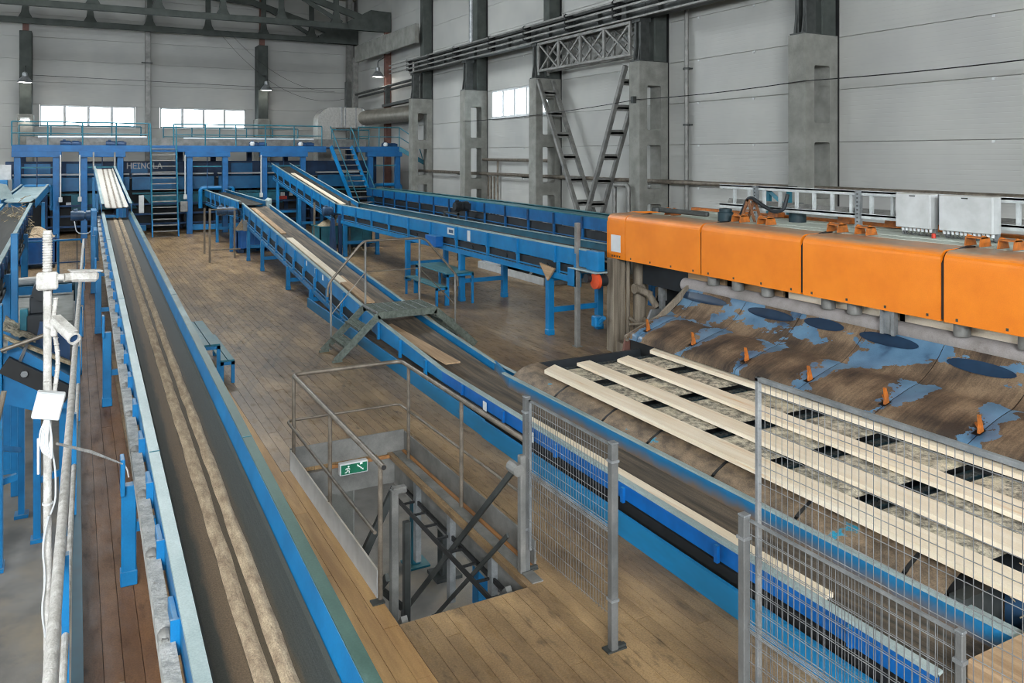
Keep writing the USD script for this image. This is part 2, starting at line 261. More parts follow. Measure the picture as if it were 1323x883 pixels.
CF = _hullfaces()
BOXV = np.array([(x, y, z) for x in (0, 1) for y in (0, 1) for z in (0, 1)], float)
BOXF = np.array([(0, 1, 3), (0, 3, 2), (4, 6, 7), (4, 7, 5), (0, 4, 5), (0, 5, 1), (2, 3, 7), (2, 7, 6), (0, 2, 6), (0, 6, 4), (1, 5, 7), (1, 7, 3)])


def unit(a):
    a = np.asarray(a, float); n = np.linalg.norm(a)
    return a / n if n else a


class MB:
    def __init__(self):
        self.v, self.f, self.n = [], [], 0

    def raw(self, v, f):
        self.v.append(np.asarray(v, float)); self.f.append(np.asarray(f, int) + self.n); self.n += len(v); return self

    def add(self, m):
        return self.raw(m.vertices, m.faces)

    def box(self, x0, x1, y0, y1, z0, z1, c=0.0):
        x0, x1 = sorted((x0, x1)); y0, y1 = sorted((y0, y1)); z0, z1 = sorted((z0, z1))
        lo, hi = np.array([x0, y0, z0]), np.array([x1, y1, z1])
        c = min(c, .45 * (hi - lo).min())
        if c <= 0:
            return self.raw(lo + BOXV * (hi - lo), BOXF)
        m, h = (lo + hi) / 2, (hi - lo) / 2
        pts = []
        for sx in (-1, 1):
            for sy in (-1, 1):
                for sz in (-1, 1):
                    s = np.array([sx, sy, sz])
                    for k in range(3):
                        q = s * (h - c); q[k] = s[k] * h[k]; pts.append(m + q)
        return self.raw(pts, CF)

    def bar(self, p, q, w, h, up=(0, 0, 1), c=0.0):
        """A rectangular bar from p to q, w sideways, h along up."""
        p, q = np.asarray(p, float), np.asarray(q, float)
        d = unit(q - p); s = np.cross(d, up)
        if np.linalg.norm(s) < 1e-6:
            s = np.cross(d, (1, 0, 0))
        s = unit(s); u = np.cross(s, d)
        t = MB().box(-w / 2, w / 2, 0, np.linalg.norm(q - p), -h / 2, h / 2, c)
        v = np.vstack(t.v)
        return self.raw(p + v[:, :1] * s + v[:, 1:2] * d + v[:, 2:] * u, np.vstack(t.f))

    def tube(self, pts, r, n=10, cap=True):
        p = np.asarray(pts, float)
        k = len(p)
        t = np.gradient(p, axis=0); t /= np.linalg.norm(t, axis=1, keepdims=True) + 1e-12
        a = np.cross(t[0], (0, 0, 1)); a = unit(a) if np.linalg.norm(a) > 1e-3 else np.array([1., 0, 0])
        rr = np.broadcast_to(r, (k,)); ang = np.arange(n) * 2 * math.pi / n
        V = []
        for i in range(k):
            a = unit(a - t[i] * (a @ t[i])); b = np.cross(t[i], a)
            V.append(p[i] + rr[i] * (np.cos(ang)[:, None] * a + np.sin(ang)[:, None] * b))
        V = np.vstack(V); F = []
        for i in range(k - 1):
            for j in range(n):
                a0, b0 = i * n + j, i * n + (j + 1) % n
                F += [(a0, b0, b0 + n), (a0, b0 + n, a0 + n)]
        if cap:
            V = np.vstack([V, p[0], p[-1]]); e = len(V) - 2
            for j in range(n):
                F += [(e, (j + 1) % n, j), (e + 1, (k - 1) * n + j, (k - 1) * n + (j + 1) % n)]
        return self.raw(V, F)

    def cyl(self, p, q, r, n=12, r2=None):
        return self.tube([p, q], [r, r if r2 is None else r2], n)

    def lathe(self, prof, base, axis=(0, 0, 1), n=20):
        """prof: (radius, height) pairs, turned about axis through base."""
        a = unit(axis); s = np.cross(a, (1, 0, 0)) if abs(a[0]) < .9 else np.cross(a, (0, 1, 0)); s = unit(s); u = np.cross(a, s)
        ang = np.arange(n) * 2 * math.pi / n; V, F = [], []
        for r, h in prof:
            V += [np.asarray(base) + a * h + r * (math.cos(x) * s + math.sin(x) * u) for x in ang]
        for i in range(len(prof) - 1):
            for j in range(n):
                a0, b0 = i * n + j, i * n + (j + 1) % n
                F += [(a0, b0, b0 + n), (a0, b0 + n, a0 + n)]
        return self.raw(V, F)

    def prism(self, poly, axis, a0, a1):
        """A polygon (list of points or shapely) extruded along an axis: 'x' polygon in (y,z), 'y' in (x,z), 'z' in (x,y)."""
        pg = poly if hasattr(poly, 'exterior') else Polygon(poly)
        pg = shapely.geometry.polygon.orient(pg)
        m = trimesh.creation.extrude_polygon(pg, abs(a1 - a0), engine='earcut')
        v = np.array(m.vertices); f = np.array(m.faces); lo = min(a0, a1)
        if axis == 'z':
            w = np.c_[v[:, 0], v[:, 1], v[:, 2] + lo]
        elif axis == 'y':
            w = np.c_[v[:, 0], v[:, 2] + lo, v[:, 1]]; f = f[:, ::-1]
        else:
            w = np.c_[v[:, 2] + lo, v[:, 0], v[:, 1]]
        return self.raw(w, f)

    def strip(self, A, B):
        """A ribbon of quads between two polylines."""
        A, B = np.asarray(A, float), np.asarray(B, float); n = len(A)
        F = []
        for i in range(n - 1):
            F += [(i, i + 1, n + i + 1), (i, n + i + 1, n + i)]
        return self.raw(np.vstack([A, B]), F)

    def grid(self, fn, nu, nv):
        V = np.array([fn(i / nu, j / nv) for i in range(nu + 1) for j in range(nv + 1)]); F = []
        for i in range(nu):
            for j in range(nv):
                a = i * (nv + 1) + j
                F += [(a, a + nv + 1, a + nv + 2), (a, a + nv + 2, a + 1)]
        return self.raw(V, F)

    def arrays(self):
        return np.vstack(self.v), np.vstack(self.f)


USED = {}


def numbered(parent, name):
    k = USED.get((parent, name), 0); USED[(parent, name)] = k + 1
    return f'{parent}/{name}' + (f'_{k:03d}' if k else '')


class Thing:
    def __init__(self, path, loc):
        self.path, self.loc = path, np.asarray(loc, float)


def meta(prim, label=None, cat=None, group=None, kind=None):
    for k, v in (('label', label), ('category', cat), ('group', group), ('kind', kind)):
        if v:
            prim.SetCustomDataByKey(k, v)


def thing(name, label, cat, loc=(0, 0, 0), group=None, kind=None):
    p = numbered('/World', name)
    x = UsdGeom.Xform.Define(stage, p); x.AddTranslateOp().Set(Gf.Vec3d(*map(float, loc)))
    meta(x.GetPrim(), label, cat, group, kind)
    return Thing(p, loc)


def part(th, name, mb, m, label=None, smooth=False, kind=None):
    """One mesh under a thing or a part; points given in world coordinates."""
    v, f = mb.arrays()
    p = numbered(th.path, name)
    g = usdkit.mesh(stage, p, (v - th.loc, f), M[m] if isinstance(m, str) else m, smooth=smooth)
    meta(g.GetPrim(), label, None, None, kind)
    return Thing(p, th.loc)


def solo(name, label, cat, mb, m, group=None, smooth=False, kind=None):
    v, f = mb.arrays(); loc = np.array([*((v.min(0) + v.max(0)) / 2)[:2], v[:, 2].min()])
    p = numbered('/World', name)
    g = usdkit.mesh(stage, p, (v - loc, f), M[m] if isinstance(m, str) else m, smooth=smooth)
    UsdGeom.Xformable(g).AddTranslateOp().Set(Gf.Vec3d(*loc))
    meta(g.GetPrim(), label, cat, group, kind)
    return Thing(p, loc)


def dup(src, name, label, loc, rotz=0.0, group=None):
    was = stage.GetPrimAtPath(src.path).GetCustomData()
    p = numbered('/World', name)
    x = UsdGeom.Xform.Define(stage, p)
    x.GetPrim().GetReferences().AddInternalReference(src.path)
    x.ClearXformOpOrder()
    x.GetPrim().GetAttribute('xformOp:translate').Set(Gf.Vec3d(*map(float, loc)))
    ops = [UsdGeom.XformOp(x.GetPrim().GetAttribute('xformOp:translate'))]
    if rotz:
        ops.append(x.AddRotateZOp()); ops[-1].Set(rotz)
    x.SetXformOpOrder(ops)
    x.GetPrim().SetInstanceable(True)
    meta(x.GetPrim(), label, was.get('category'), group or was.get('group'))
    return Thing(p, loc)


def sthing(name):
    return thing(name, None, None, kind='structure')


def arc(cx, cy, r, a0, a1, n=6):
    return [(cx + r * math.cos(a0 + (a1 - a0) * i / n), cy + r * math.sin(a0 + (a1 - a0) * i / n)) for i in range(n + 1)]


def bend(pts, r=0.08, n=5):
    """Rounds the corners of a polyline."""
    P = [np.asarray(p, float) for p in pts]; out = [P[0]]
    for a, b, c in zip(P, P[1:], P[2:]):
        d0, d1 = unit(a - b), unit(c - b); k = min(r, np.linalg.norm(a - b) * .45, np.linalg.norm(c - b) * .45)
        s, e = b + d0 * k, b + d1 * k
        for i in range(n + 1):
            t = i / n; out.append((1 - t) ** 2 * s + 2 * t * (1 - t) * b + t * t * e)
    return out + [P[-1]]


def proj(x, y, z):
    d = x * S + y * C
    return (661.5 + 1045 * (x * C - y * S) / d, 200 - 1045 * (z - 3.5) / d, d)

# ================================================================== THE HALL
XW, YB = 15.4, 50.0
HOLE = (2.1, 3.3, 5.7, 9.05)
HOLE2 = (11.0, 12.9, 18.6, 22.6)

# ---- plank deck
floor = sthing('floor')
cells = []
r = random.Random(3)
pw = 0.122
ncol = int((XW - 0.04) / pw)
for i in range(ncol):
    x0 = 0.04 + i * pw
    y = -2.0 - r.random() * 4
    while y < YB:
        L = r.choice([3.0, 4.0, 4.5, 6.0])
        a, b = max(y, -2.0), min(y + L, YB)
        y += L
        left = sbox(x0, a, x0 + pw, b)
        for (hx0, hx1, hy0, hy1) in (HOLE, HOLE2):
            if x0 + pw > hx0 and x0 < hx1 and a < hy1 and b > hy0:
                left = left.difference(sbox(hx0, hy0, hx1, hy1))
        if left.is_empty: continue
        rects = []
        for g in getattr(left, 'geoms', [left]):
            gx0, gy0, gx1, gy1 = g.bounds
            if abs(g.area - (gx1 - gx0) * (gy1 - gy0)) < 1e-6:
                rects.append((gx0, gx1, gy0, gy1))
            else:                                                     # notched plank: cut it at the opening
                cuts = sorted({q for q in (gy0, gy1, HOLE[2], HOLE[3], HOLE2[2], HOLE2[3]) if gy0 <= q <= gy1})
                for p_, q_ in zip(cuts, cuts[1:]):
                    gg = g.intersection(sbox(x0, p_, x0 + pw, q_))
                    if not gg.is_empty: rects.append((gg.bounds[0], gg.bounds[2], gg.bounds[1], gg.bounds[3]))
        for (gx0, gx1, gy0, gy1) in rects:
            if gy1 - gy0 > 0.05 and gx1 - gx0 > .012:
                cells.append((gx0, gy0, gy1, r.random() * 0.0025, r.random(), gx1))


def plank_score(c):
    x0, a, b = c[:3]
    best = 0
    for t in (0.05, 0.3, 0.6, 0.95):
        u, v, d = proj(x0, a + (b - a) * t, 0)
        if d > 1 and -30 < u < 1350 and v < 900:
            hid = 4.4 < x0 < 8.0 and a + (b - a) * t < 10 or 0.5 < x0 < 1.3 or x0 > 8
            if not hid:
                best = max(best, 100 / d)
    return best


order = sorted(range(len(cells)), key=lambda k: -plank_score(cells[k]))
single = set(k for k in order[:290] if plank_score(cells[k]) > 0)
field, field_l = MB(), MB()
for k, (x0, a, b, dz, q, x1_) in enumerate(cells):
    light = (1.74 < x0 < 2.06 and a < 9)
    mb = MB().box(x0 + .002, x1_ - .002, a + .002, b - .002, -0.045, -dz)
    if k in single:
        part(floor, 'plank', mb, 'plank_light' if light else 'plank_red' if x0 < .5 else 'plank')
    else:
        (field_l if light else field).box(x0 + .002, x1_ - .002, a + .002, b - .002, -0.045, -dz)
part(floor, 'plank_field', field, 'plank', kind='stuff')
part(floor, 'pale_plank_field', field_l, 'plank_light', kind='stuff')
sub = MB()
ys = [(-2, HOLE[2]), (HOLE[3], HOLE2[2]), (HOLE2[3], YB)]
for a, b in ys:
    sub.box(0.04, XW, a, b, -.2, -.047)
sub.box(0.04, HOLE[0], HOLE[2], HOLE[3], -.2, -.047); sub.box(HOLE[1], XW, HOLE[2], HOLE[3], -.2, -.047)
sub.box(0.04, HOLE2[0], HOLE2[2], HOLE2[3], -.2, -.047); sub.box(HOLE2[1], XW, HOLE2[2], HOLE2[3], -.2, -.047)
sub.box(-14, 0.04, 24.6, YB, -.2, -.003)
part(floor, 'deck_slab', sub, 'steel_dark')
far = MB()
for i in range(60):
    far.box(-7.2 + i * .12, -7.2 + i * .12 + .116, 24.6, YB, -.003, .0)
part(floor, 'side_plank_field', far, 'plank', kind='stuff')
part(floor, 'lower_slab', MB().box(-14, XW, -9, YB, -3.2, -3.0), 'concrete_floor')
edge = MB().box(-.03, .04, -2, 24.6, -.32, .14).box(-14, .04, 24.55, 24.62, -.4, .1)
part(floor, 'toe_board', edge, mat('dark_teal_paint', srgb('#0e4453'), srgb('#0b3644'), 3, .5))
for yy in range(2, 24, 3):
    part(floor, 'deck_post', MB().box(.1, .28, yy, yy + .18, -3, -.2), 'blue')

# lamps hung under the deck light the lower floor
for k, (x, y) in enumerate(((6.2, 12.5), (1.2, 11.0))):
    lt_ = thing('underdeck_lamp', ('lamp under the deck right of the stair opening', 'lamp under the deck below the long conveyor')[k], 'lamp', (x, y, -.5))
    part(lt_, 'housing', MB().box(x - .5, x + .5, y - .08, y + .08, -.42, -.34, .01), 'white')
    part(lt_, 'tube', MB().cyl((x - .46, y, -.45), (x + .46, y, -.45), .025, 8), 'lamp_glow')
    l = UsdLux.SphereLight.Define(stage, lt_.path + '/lamp_light')
    l.AddTranslateOp().Set(Gf.Vec3d(0, 0, -.12)); l.CreateRadiusAttr(.12); l.CreateIntensityAttr(120); l.CreateColorAttr(Gf.Vec3f(1, .95, .86))

# ---- right wall of sandwich panels, windows in its fourth row
ROWS = [0.2 + 1.2 * k - 0.01 for k in range(0, 11)]       # seams near 1.4, 2.6, 3.8, 5.0, 6.2 ...
wr = sthing('wall_right')
bays = [-9.0] + [0.8 + 6 * k for k in range(0, 9)]
for k, z0 in enumerate(ROWS):
    for a, b in zip(bays, bays[1:]):
        b = min(b, YB)
        if k == 4 and abs(a - 24.8) < .1:
            continue
        part(wr, 'panel', MB().box(XW + RNG.random() * .003, XW + .2, a + .004, b - .004, z0 + .004, z0 + 1.2 - .004, .008), 'panel')
part(wr, 'seam_backing', MB().box(XW + .12, XW + .22, -9, 24.8, -.2, 13.4).box(XW + .12, XW + .22, 30.8, YB, -.2, 13.4).box(XW + .12, XW + .22, 24.8, 30.8, -.2, 5.0).box(XW + .12, XW + .22, 24.8, 30.8, 6.2, 13.4), 'steel')
clips = MB()
for z0 in ROWS[2:7]:
    for y in (9.2, 15.4, 17.5, 21.3, 27.6):
        clips.box(XW - .02, XW + .01, y, y + .05, z0 - .06, z0 - .01)
part(wr, 'seam_clips', clips, 'white', kind='stuff')


def window(name, axis, c, a, b, z0, z1, n):
    """A band window: frame, mullions, panes. axis 'x': in a wall x = c, from y a to b; 'y': in a wall y = c, from x a to b."""
    w = sthing(name)
    bx = (lambda mb, p, q, zz0, zz1, t0, t1: mb.box(c + t0, c + t1, p, q, zz0, zz1)) if axis == 'x' else (lambda mb, p, q, zz0, zz1, t0, t1: mb.box(p, q, c + t0, c + t1, zz0, zz1))
    f = MB(); bx(f, a, b, z0, z0 + .07, -.03, .16); bx(f, a, b, z1 - .07, z1, -.03, .16)
    bx(f, a, a + .06, z0, z1, -.03, .16); bx(f, b - .06, b, z0, z1, -.03, .16)
    part(w, 'window_frame', f, 'white')
    s = MB(); bx(s, a - .04, b + .04, z0 - .05, z0 - .005, -.07, .06); part(w, 'window_sill', s, 'white')
    st = (b - a) / n
    for i in range(n):
        if i:
            m = MB(); bx(m, a + i * st - .06, a + i * st + .06, z0 + .07, z1 - .07, -.02, .12); part(w, 'mullion', m, 'white')
        p = MB(); bx(p, a + i * st + .061, a + (i + 1) * st - .061, z0 + .071, z1 - .071, .05, .056); part(w, 'pane', p, 'pane')
    return w


# window band of the right wall: infill either side, then the glazing
part(wr, 'panel', MB().box(XW, XW + .2, 30.32, 30.79, 5.0, 6.18, .01), 'panel')
part(wr, 'panel', MB().box(XW, XW + .2, 24.81, 25.4, 5.0, 6.18, .01), 'panel')
window('window_1', 'x', XW, 25.4, 30.32, 5.02, 6.18, 5)

# ---- back wall
wb = sthing('wall_back')
bb = [-14.0, -8.4, -2.35, 3.55, 9.6, 15.6]
WIN = {(-2.35, 3.55): (-1.72, 2.88), (3.55, 9.6): (4.2, 8.85)}
for k, z0 in enumerate(ROWS):
    for a, b in zip(bb, bb[1:]):
        if k == 4 and (a, b) in WIN:
            wa, wb_ = WIN[(a, b)]
            part(wb, 'panel', MB().box(a + .006, wa - .02, YB, YB + .2, z0 + .004, z0 + 1.196, .008), 'panel')
            part(wb, 'panel', MB().box(wb_ + .02, b - .006, YB, YB + .2, z0 + .004, z0 + 1.196, .008), 'panel')
            continue
        part(wb, 'panel', MB().box(a + .006, b - .006, YB + RNG.random() * .003, YB + .2, z0 + .004, z0 + 1.196, .008), 'panel')
back = MB().box(-14, 15.6, YB + .12, YB + .22, -.2, ROWS[4]).box(-14, 15.6, YB + .12, YB + .22, ROWS[5], 13.4)
for a, b in ((-14, -1.75), (2.9, 4.18), (8.88, 15.6)):
    back.box(a, b, YB + .12, YB + .22, ROWS[4], ROWS[5])
part(wb, 'seam_backing', back, 'steel')
window('window_2', 'y', YB, -1.72, 2.88, 5.02, 6.18, 4)
window('window_3', 'y', YB, 4.2, 8.85, 5.02, 6.18, 4)

# ---- walls behind and left of the camera, with window bands (the daylight comes in here)
wl = sthing('wall_left')
for a, b in zip(bays, bays[1:]):
    b = min(b, YB)
    part(wl, 'panel', MB().box(-14.2, -14, a, b, -3, 5.6), 'concrete_dark'); part(wl, 'panel', MB().box(-14.2, -14, a, b, 8.4, 13.4), 'concrete_dark')
    part(wl, 'panel', MB().box(-14.2, -14, b - .5, b, 5.6, 8.4), 'concrete_dark')
wf = sthing('wall_front')
part(wf, 'panel', MB().box(-14, XW, -9.2, -9, -3, 5.0), 'concrete_dark'); part(wf, 'panel', MB().box(-14, XW, -9.2, -9, 9.6, 13.4), 'concrete_dark')
for a, b in ((-14, -7.6), (1.6, 4.4), (13.6, XW)):
    part(wf, 'panel', MB().box(a, b, -9.2, -9, 5.0, 9.6), 'concrete_dark')
ce = sthing('ceiling')
for y in range(-9, 50, 3):
    if y in (27, 30):                                                  # roof light opening
        part(ce, 'roof_sheet', MB().box(-14, -1.0, y + .01, y + 2.99, 13.2, 13.45), 'ceil'); part(ce, 'roof_sheet', MB().box(6.2, XW + .2, y + .01, y + 2.99, 13.2, 13.45), 'ceil')
        for x in (-1.0, .8, 2.6, 4.4):
            part(ce, 'roof_pane', MB().box(x + .03, x + 1.77, y + .03, y + 2.97, 13.3, 13.32), 'pane'); part(ce, 'roof_bar', MB().box(x - .03, x + .03, y, y + 3, 13.2, 13.4), 'white')
        continue
    part(ce, 'roof_sheet', MB().box(-14, XW + .2, y + .01, y + 2.99, 13.2, 13.45), 'ceil')


# ---- concrete columns of the right wall: pierced lower shaft, slim upper shaft
def right_column(y, label):
    t = thing('concrete_column', label, 'column', (14.9, y + .25, -.0), group=None)
    def slot(x0, x1, z0, z1):
        return sbox(x0 + .05, z0 + .05, x1 - .05, z1 - .05).buffer(.05, quad_segs=3)
    pg = sbox(14.34, 0, 15.38, 6.22)
    for z0, z1 in ((.7, 2.05), (2.5, 3.78), (4.22, 5.52)):
        pg = pg.difference(slot(14.62, 15.12, z0, z1))
    part(t, 'lower_shaft', MB().prism(pg, 'y', y, y + .5), 'concrete')
    part(t, 'upper_shaft', MB().box(14.92, 15.38, y + .04, y + .46, 6.22, 13.2, .02), 'concrete_dark')
    part(t, 'bearing_plate', MB().box(14.36, 14.86, y + .03, y + .47, 6.22, 6.26), 'steel_dark')
    part(t, 'wall_joint', MB().box(15.38, 15.4, y - .03, y + .53, 0, 13), 'black')
    s = MB()
    for yy in (y + .08, y + .3):
        s.box(14.44, 14.76, yy, yy + .1, 6.26, 7.5, .01)
    s.box(14.4, 14.8, y + .06, y + .44, 7.38, 7.5)
    part(t, 'steel_stand', s, 'steel_dark')
    part(t, 'stiffener', MB().prism([(14.38, 6.26), (14.5, 6.26), (14.46, 6.75), (14.44, 6.75)], 'y', y + .1, y + .16), 'steel_dark')
    part(t, 'stiffener', MB().prism([(14.38, 6.26), (14.5, 6.26), (14.46, 6.75), (14.44, 6.75)], 'y', y + .32, y + .38), 'steel_dark')
    return t


COLY = [12.8, 18.85, 24.85, 30.8, 36.8]
for y, lb in zip(COLY, ('dark grey concrete column with two tall slots, nearest on the right wall, above the orange covers',
                        'grey concrete column carrying the right end of the lattice truss',
                        'grey concrete column carrying the left end of the lattice truss beside the window',
                        'bright lit concrete column left of the right wall window',
                        'pale concrete column beside the big blue platform, farthest on the right wall')):
    right_column(y, lb)


# ---- back wall columns
def back_column(x, label):
    t = thing('wall_column', label, 'column', (x, 49.2, 0))
    part(t, 'lower_shaft', MB().box(x - .36, x + .36, 48.6, 49.96, 0, 5.6, .03), 'concrete')
    part(t, 'upper_shaft', MB().box(x - .28, x + .28, 48.9, 49.96, 5.6, 9.95, .02), 'concrete_dark')
    part(t, 'steel_head', MB().box(x - .14, x + .14, 49.1, 49.4, 9.95, 13.2), 'rust')


back_column(-2.33, 'concrete column with a lamp at the left end of the back wall')
back_column(9.68, 'concrete column with a lamp right of the back wall windows')
t = thing('steel_wall_post', 'slim blue grey steel post between the two back wall windows', 'post', (3.52, 49.6, 0))
part(t, 'post_shaft', MB().box(3.39, 3.65, 49.4, 49.9, 0, 13.2, .01), M['steel'])
part(t, 'bracket', MB().box(3.18, 3.75, 49.32, 49.4, 8.6, 8.66), 'steel_dark')
t = thing('steel_wall_post', 'grey steel post in the far right corner of the hall', 'post', (15.1, 49.6, 0))
part(t, 'post_shaft', MB().box(14.95, 15.25, 49.4, 49.9, 0, 13.2, .01), 'steel')
t = thing('steel_wall_post', 'red brown steel post on the right wall behind the lit lamp', 'post', (15.2, 42.8, 0))
part(t, 'post_shaft', MB().box(15.05, 15.38, 42.7, 43.0, 0, 11.0, .01), 'rust')


# ---- concrete roof trusses across the hall
def truss(y, zb, xs, label):
    t = thing('roof_truss', label, 'truss', (0, y, zb))
    part(t, 'bottom_chord', MB().box(-14, 15.3, y - .13, y + .13, zb, zb + .31, .02), 'concrete_dark')
    for x in xs:
        fl = [(x - .32, zb + .3), (x + .32, zb + .3), (x + .19, zb + .55), (x + .13, zb + .95), (x + .13, zb + 2.6), (x - .13, zb + 2.6), (x - .13, zb + .95), (x - .19, zb + .55)]
        part(t, 'truss_post', MB().prism(fl, 'y', y - .1, y + .1), 'concrete_dark')
    part(t, 'upper_chord', MB().bar((15.2, y, zb + .25), (9.0, y, zb + 2.1), .24, .34).bar((9.0, y, zb + 2.1), (-.6, y, zb + 2.5), .24, .34).bar((-.6, y, zb + 2.5), (-14, y, zb + 2.0), .24, .34), 'concrete_dark')
    part(t, 'end_block', MB().prism([(13.0, zb), (15.35, zb), (15.35, zb + 1.1), (14.2, zb + 1.15), (12.9, zb + .42)], 'y', y - .15, y + .15), 'concrete_dark')
    part(t, 'web_diagonal', MB().bar((12.6, y, zb + .35), (9.7, y, zb + 1.9), .16, .2), 'concrete_dark')
    return t


truss(48.75, 10.3, [-5.3, -2.33, .65, 3.55, 6.6, 9.68, 12.5], 'dark concrete roof truss standing on the back wall columns')
truss(42.8, 10.28, [-5.2, -2.3, .68, 3.5, 6.5, 9.4, 12.3], 'dark concrete roof truss nearer to the camera, crossing above the back wall')


# ---- crane runway along the right wall
t = thing('crane_runway', 'dark steel crane runway girder along the right wall', 'girder', (14.55, 25, 7.5))
for a, b in zip([9, 12.9, 18.9, 24.9, 30.9], [12.9, 18.9, 24.9, 30.9, 37.2]):
    g = MB().box(14.42, 14.78, a + .01, b - .01, 8.04, 8.1).box(14.58, 14.62, a + .01, b - .01, 7.56, 8.04).box(14.42, 14.78, a + .01, b - .01, 7.5, 7.56)
    for k in range(4):
        yy = a + (b - a) * (k + .5) / 4
        g.box(14.46, 14.58, yy, yy + .02, 7.56, 8.04)
    part(t, 'girder_bay', g, M['steel_dark'])
part(t, 'crane_rail', MB().box(14.56, 14.64, 9, 37.4, 8.1, 8.22), 'steel_dark')
part(t, 'lower_ledge', MB().box(14.3, 14.42, 9, 37.2, 7.48, 7.53), 'steel')
for z in (7.66, 7.86, 8.06):
    part(t, 'bus_bar', MB().box(14.13, 14.17, 10, 39.6, z - .03, z + .03), 'steel')
for y in (13.6, 16.3, 19.9, 22.6, 25.4, 28.2, 31.6, 34.4, 37.1):
    h = MB()
    for z in (7.66, 7.86, 8.06):
        h.lathe([(.0, -.07), (.05, -.07), (.08, -.03), (.06, 0), (.08, .04), (.05, .08), (0, .08)], (14.2, y, z), (1, 0, 0), 10)
    h.box(14.27, 14.44, y - .03, y + .03, 7.55, 8.12)
    part(t, 'insulator_bracket', h, 'black')
t = thing('pale_crane_girder', 'pale grey deep girder in the far corner under the roof trusses', 'girder', (14.6, 41.5, 8.9))
part(t, 'girder_web', MB().box(14.5, 14.7, 36.9, 41.3, 8.95, 9.9, .01).box(14.5, 14.7, 41.35, 46.6, 8.95, 9.9, .01), M['concrete'])
part(t, 'splice_plate', MB().box(14.47, 14.73, 41.1, 41.55, 8.93, 9.92), 'concrete')
part(t, 'end_post', MB().box(14.4, 14.7, 46.5, 46.8, 0, 9.2), 'steel')
t = thing('pipe_bridge', 'dark twin pipes and walkway beam on the far right wall below the lamp', 'pipe', (14.6, 41.5, 7))
part(t, 'pipe_run', MB().cyl((14.55, 36.9, 7.2), (14.55, 46.6, 7.05), .07), 'steel_dark', smooth=30)
part(t, 'pipe_run', MB().cyl((14.75, 36.9, 7.05), (14.75, 46.6, 6.9), .07), 'steel_dark', smooth=30)
part(t, 'walkway_beam', MB().bar((14.6, 37.4, 6.2), (14.6, 41.6, 6.12), .3, .14), 'steel_dark')
part(t, 'hanger', MB().box(14.5, 14.7, 41.0, 41.3, 6.1, 7.1), 'steel_dark')

# ---- lattice truss and V bracing between two columns
t = thing('lattice_truss', 'light grey steel lattice truss with four crossed panels between two columns', 'truss', (14.6, 22.2, 6.3))
y0, y1, z0, z1 = 19.42, 24.78, 6.42, 7.46
for x in (14.42, 14.8):
    part(t, 'chord', MB().box(x - .05, x + .05, y0, y1, z1 - .1, z1, .01), 'steel'); part(t, 'chord', MB().box(x - .05, x + .05, y0, y1, z0, z0 + .09, .01), 'steel')
    st = (y1 - y0) / 4
    for i in range(5):
        part(t, 'upright', MB().box(x - .04, x + .04, y0 + i * st - .05, y0 + i * st + .05, z0, z1, .01), 'steel')
    for i in range(4):
        a, b = y0 + i * st + .05, y0 + (i + 1) * st - .05
        part(t, 'diagonal', MB().bar((x, a, z0 + .06), (x, b, z1 - .06), .05, .06), 'steel'); part(t, 'diagonal', MB().bar((x + .03, a, z1 - .06), (x + .03, b, z0 + .06), .05, .06), 'steel')
    part(t, 'gusset', MB().box(x - .02, x + .02, y1 - .05, y1 + .05, z0 - .1, z0 + .25), 'steel')


def vleg(ya, za, yb, zb, nr, label):
    t = thing('v_brace', label, 'brace', (14.6, (ya + yb) / 2, zb))
    for x in (14.36, 14.96):
        part(t, 'brace_rail', MB().bar((x, ya, za), (x, yb, zb), .12, .14, (1, 0, 0), .01), 'steel')
    for i in range(nr):
        f = (i + .6) / nr
        y, z = ya + (yb - ya) * f, za + (zb - za) * f
        part(t, 'rung', MB().box(14.4, 14.92, y - .05, y + .05, z - .07, z + .07, .01).box(14.4, 14.92, y - .05, y - .02, z - .12, z + .0), 'steel')
    return t


vleg(24.72, 6.15, 21.72, .9, 7, 'left leg of the ladder like steel V brace under the lattice truss')
vleg(19.55, 6.15, 21.95, .9, 7, 'right leg of the ladder like steel V brace under the lattice truss')

# ---- wall pipes, cables, lamps, duct
t = thing('wall_pipe', 'long brown grey horizontal pipe running along the right wall', 'pipe', (15.2, 22, 2.7))
part(t, 'pipe_run', MB().cyl((15.1, 4, 2.72), (15.1, 38.2, 2.7), .065), 'pipe', smooth=30)
hb = MB()
for y in (7.2, 16.2, 21.6, 27.2, 33.2): hb.box(15.1, 15.4, y, y + .05, 2.6, 2.64)
part(t, 'pipe_brackets', hb, 'steel_dark')
t = thing('wall_pipe', 'short horizontal pipe above the long wall pipe between two columns', 'pipe', (15.2, 27.5, 3.2))
part(t, 'pipe_run', MB().cyl((15.2, 25.4, 3.28), (15.2, 31.2, 3.3), .06), 'pipe', smooth=30)
part(t, 'drop_pipe', MB().cyl((15.2, 31.2, 0), (15.2, 31.2, 3.3), .06), 'pipe', smooth=30)
t = thing('vertical_pipe', 'tall grey vertical pipe with collars on the right wall', 'pipe', (15.28, 17.9, 0))
part(t, 'pipe_run', MB().cyl((15.28, 17.9, 0), (15.28, 17.9, 7.9), .065, 14), 'steel', smooth=30)
for z in (2.75, 4.35, 5.95):
    part(t, 'collar', MB().cyl((15.28, 17.9, z - .03), (15.28, 17.9, z + .03), .09, 12).box(15.24, 15.4, 17.78, 18.02, z - .02, z + .02), 'steel_dark')
part(t, 'top_bracket', MB().box(15.0, 15.4, 17.8, 18.0, 7.9, 8.1), 'steel_dark')
t = thing('round_downpipe', 'silver round downpipe behind the bright lit column', 'pipe', (15.1, 31.6, 6))
part(t, 'pipe_run', MB().cyl((15.1, 31.7, 7.6), (15.1, 31.7, 10.6), .14, 14), 'galv', smooth=30)
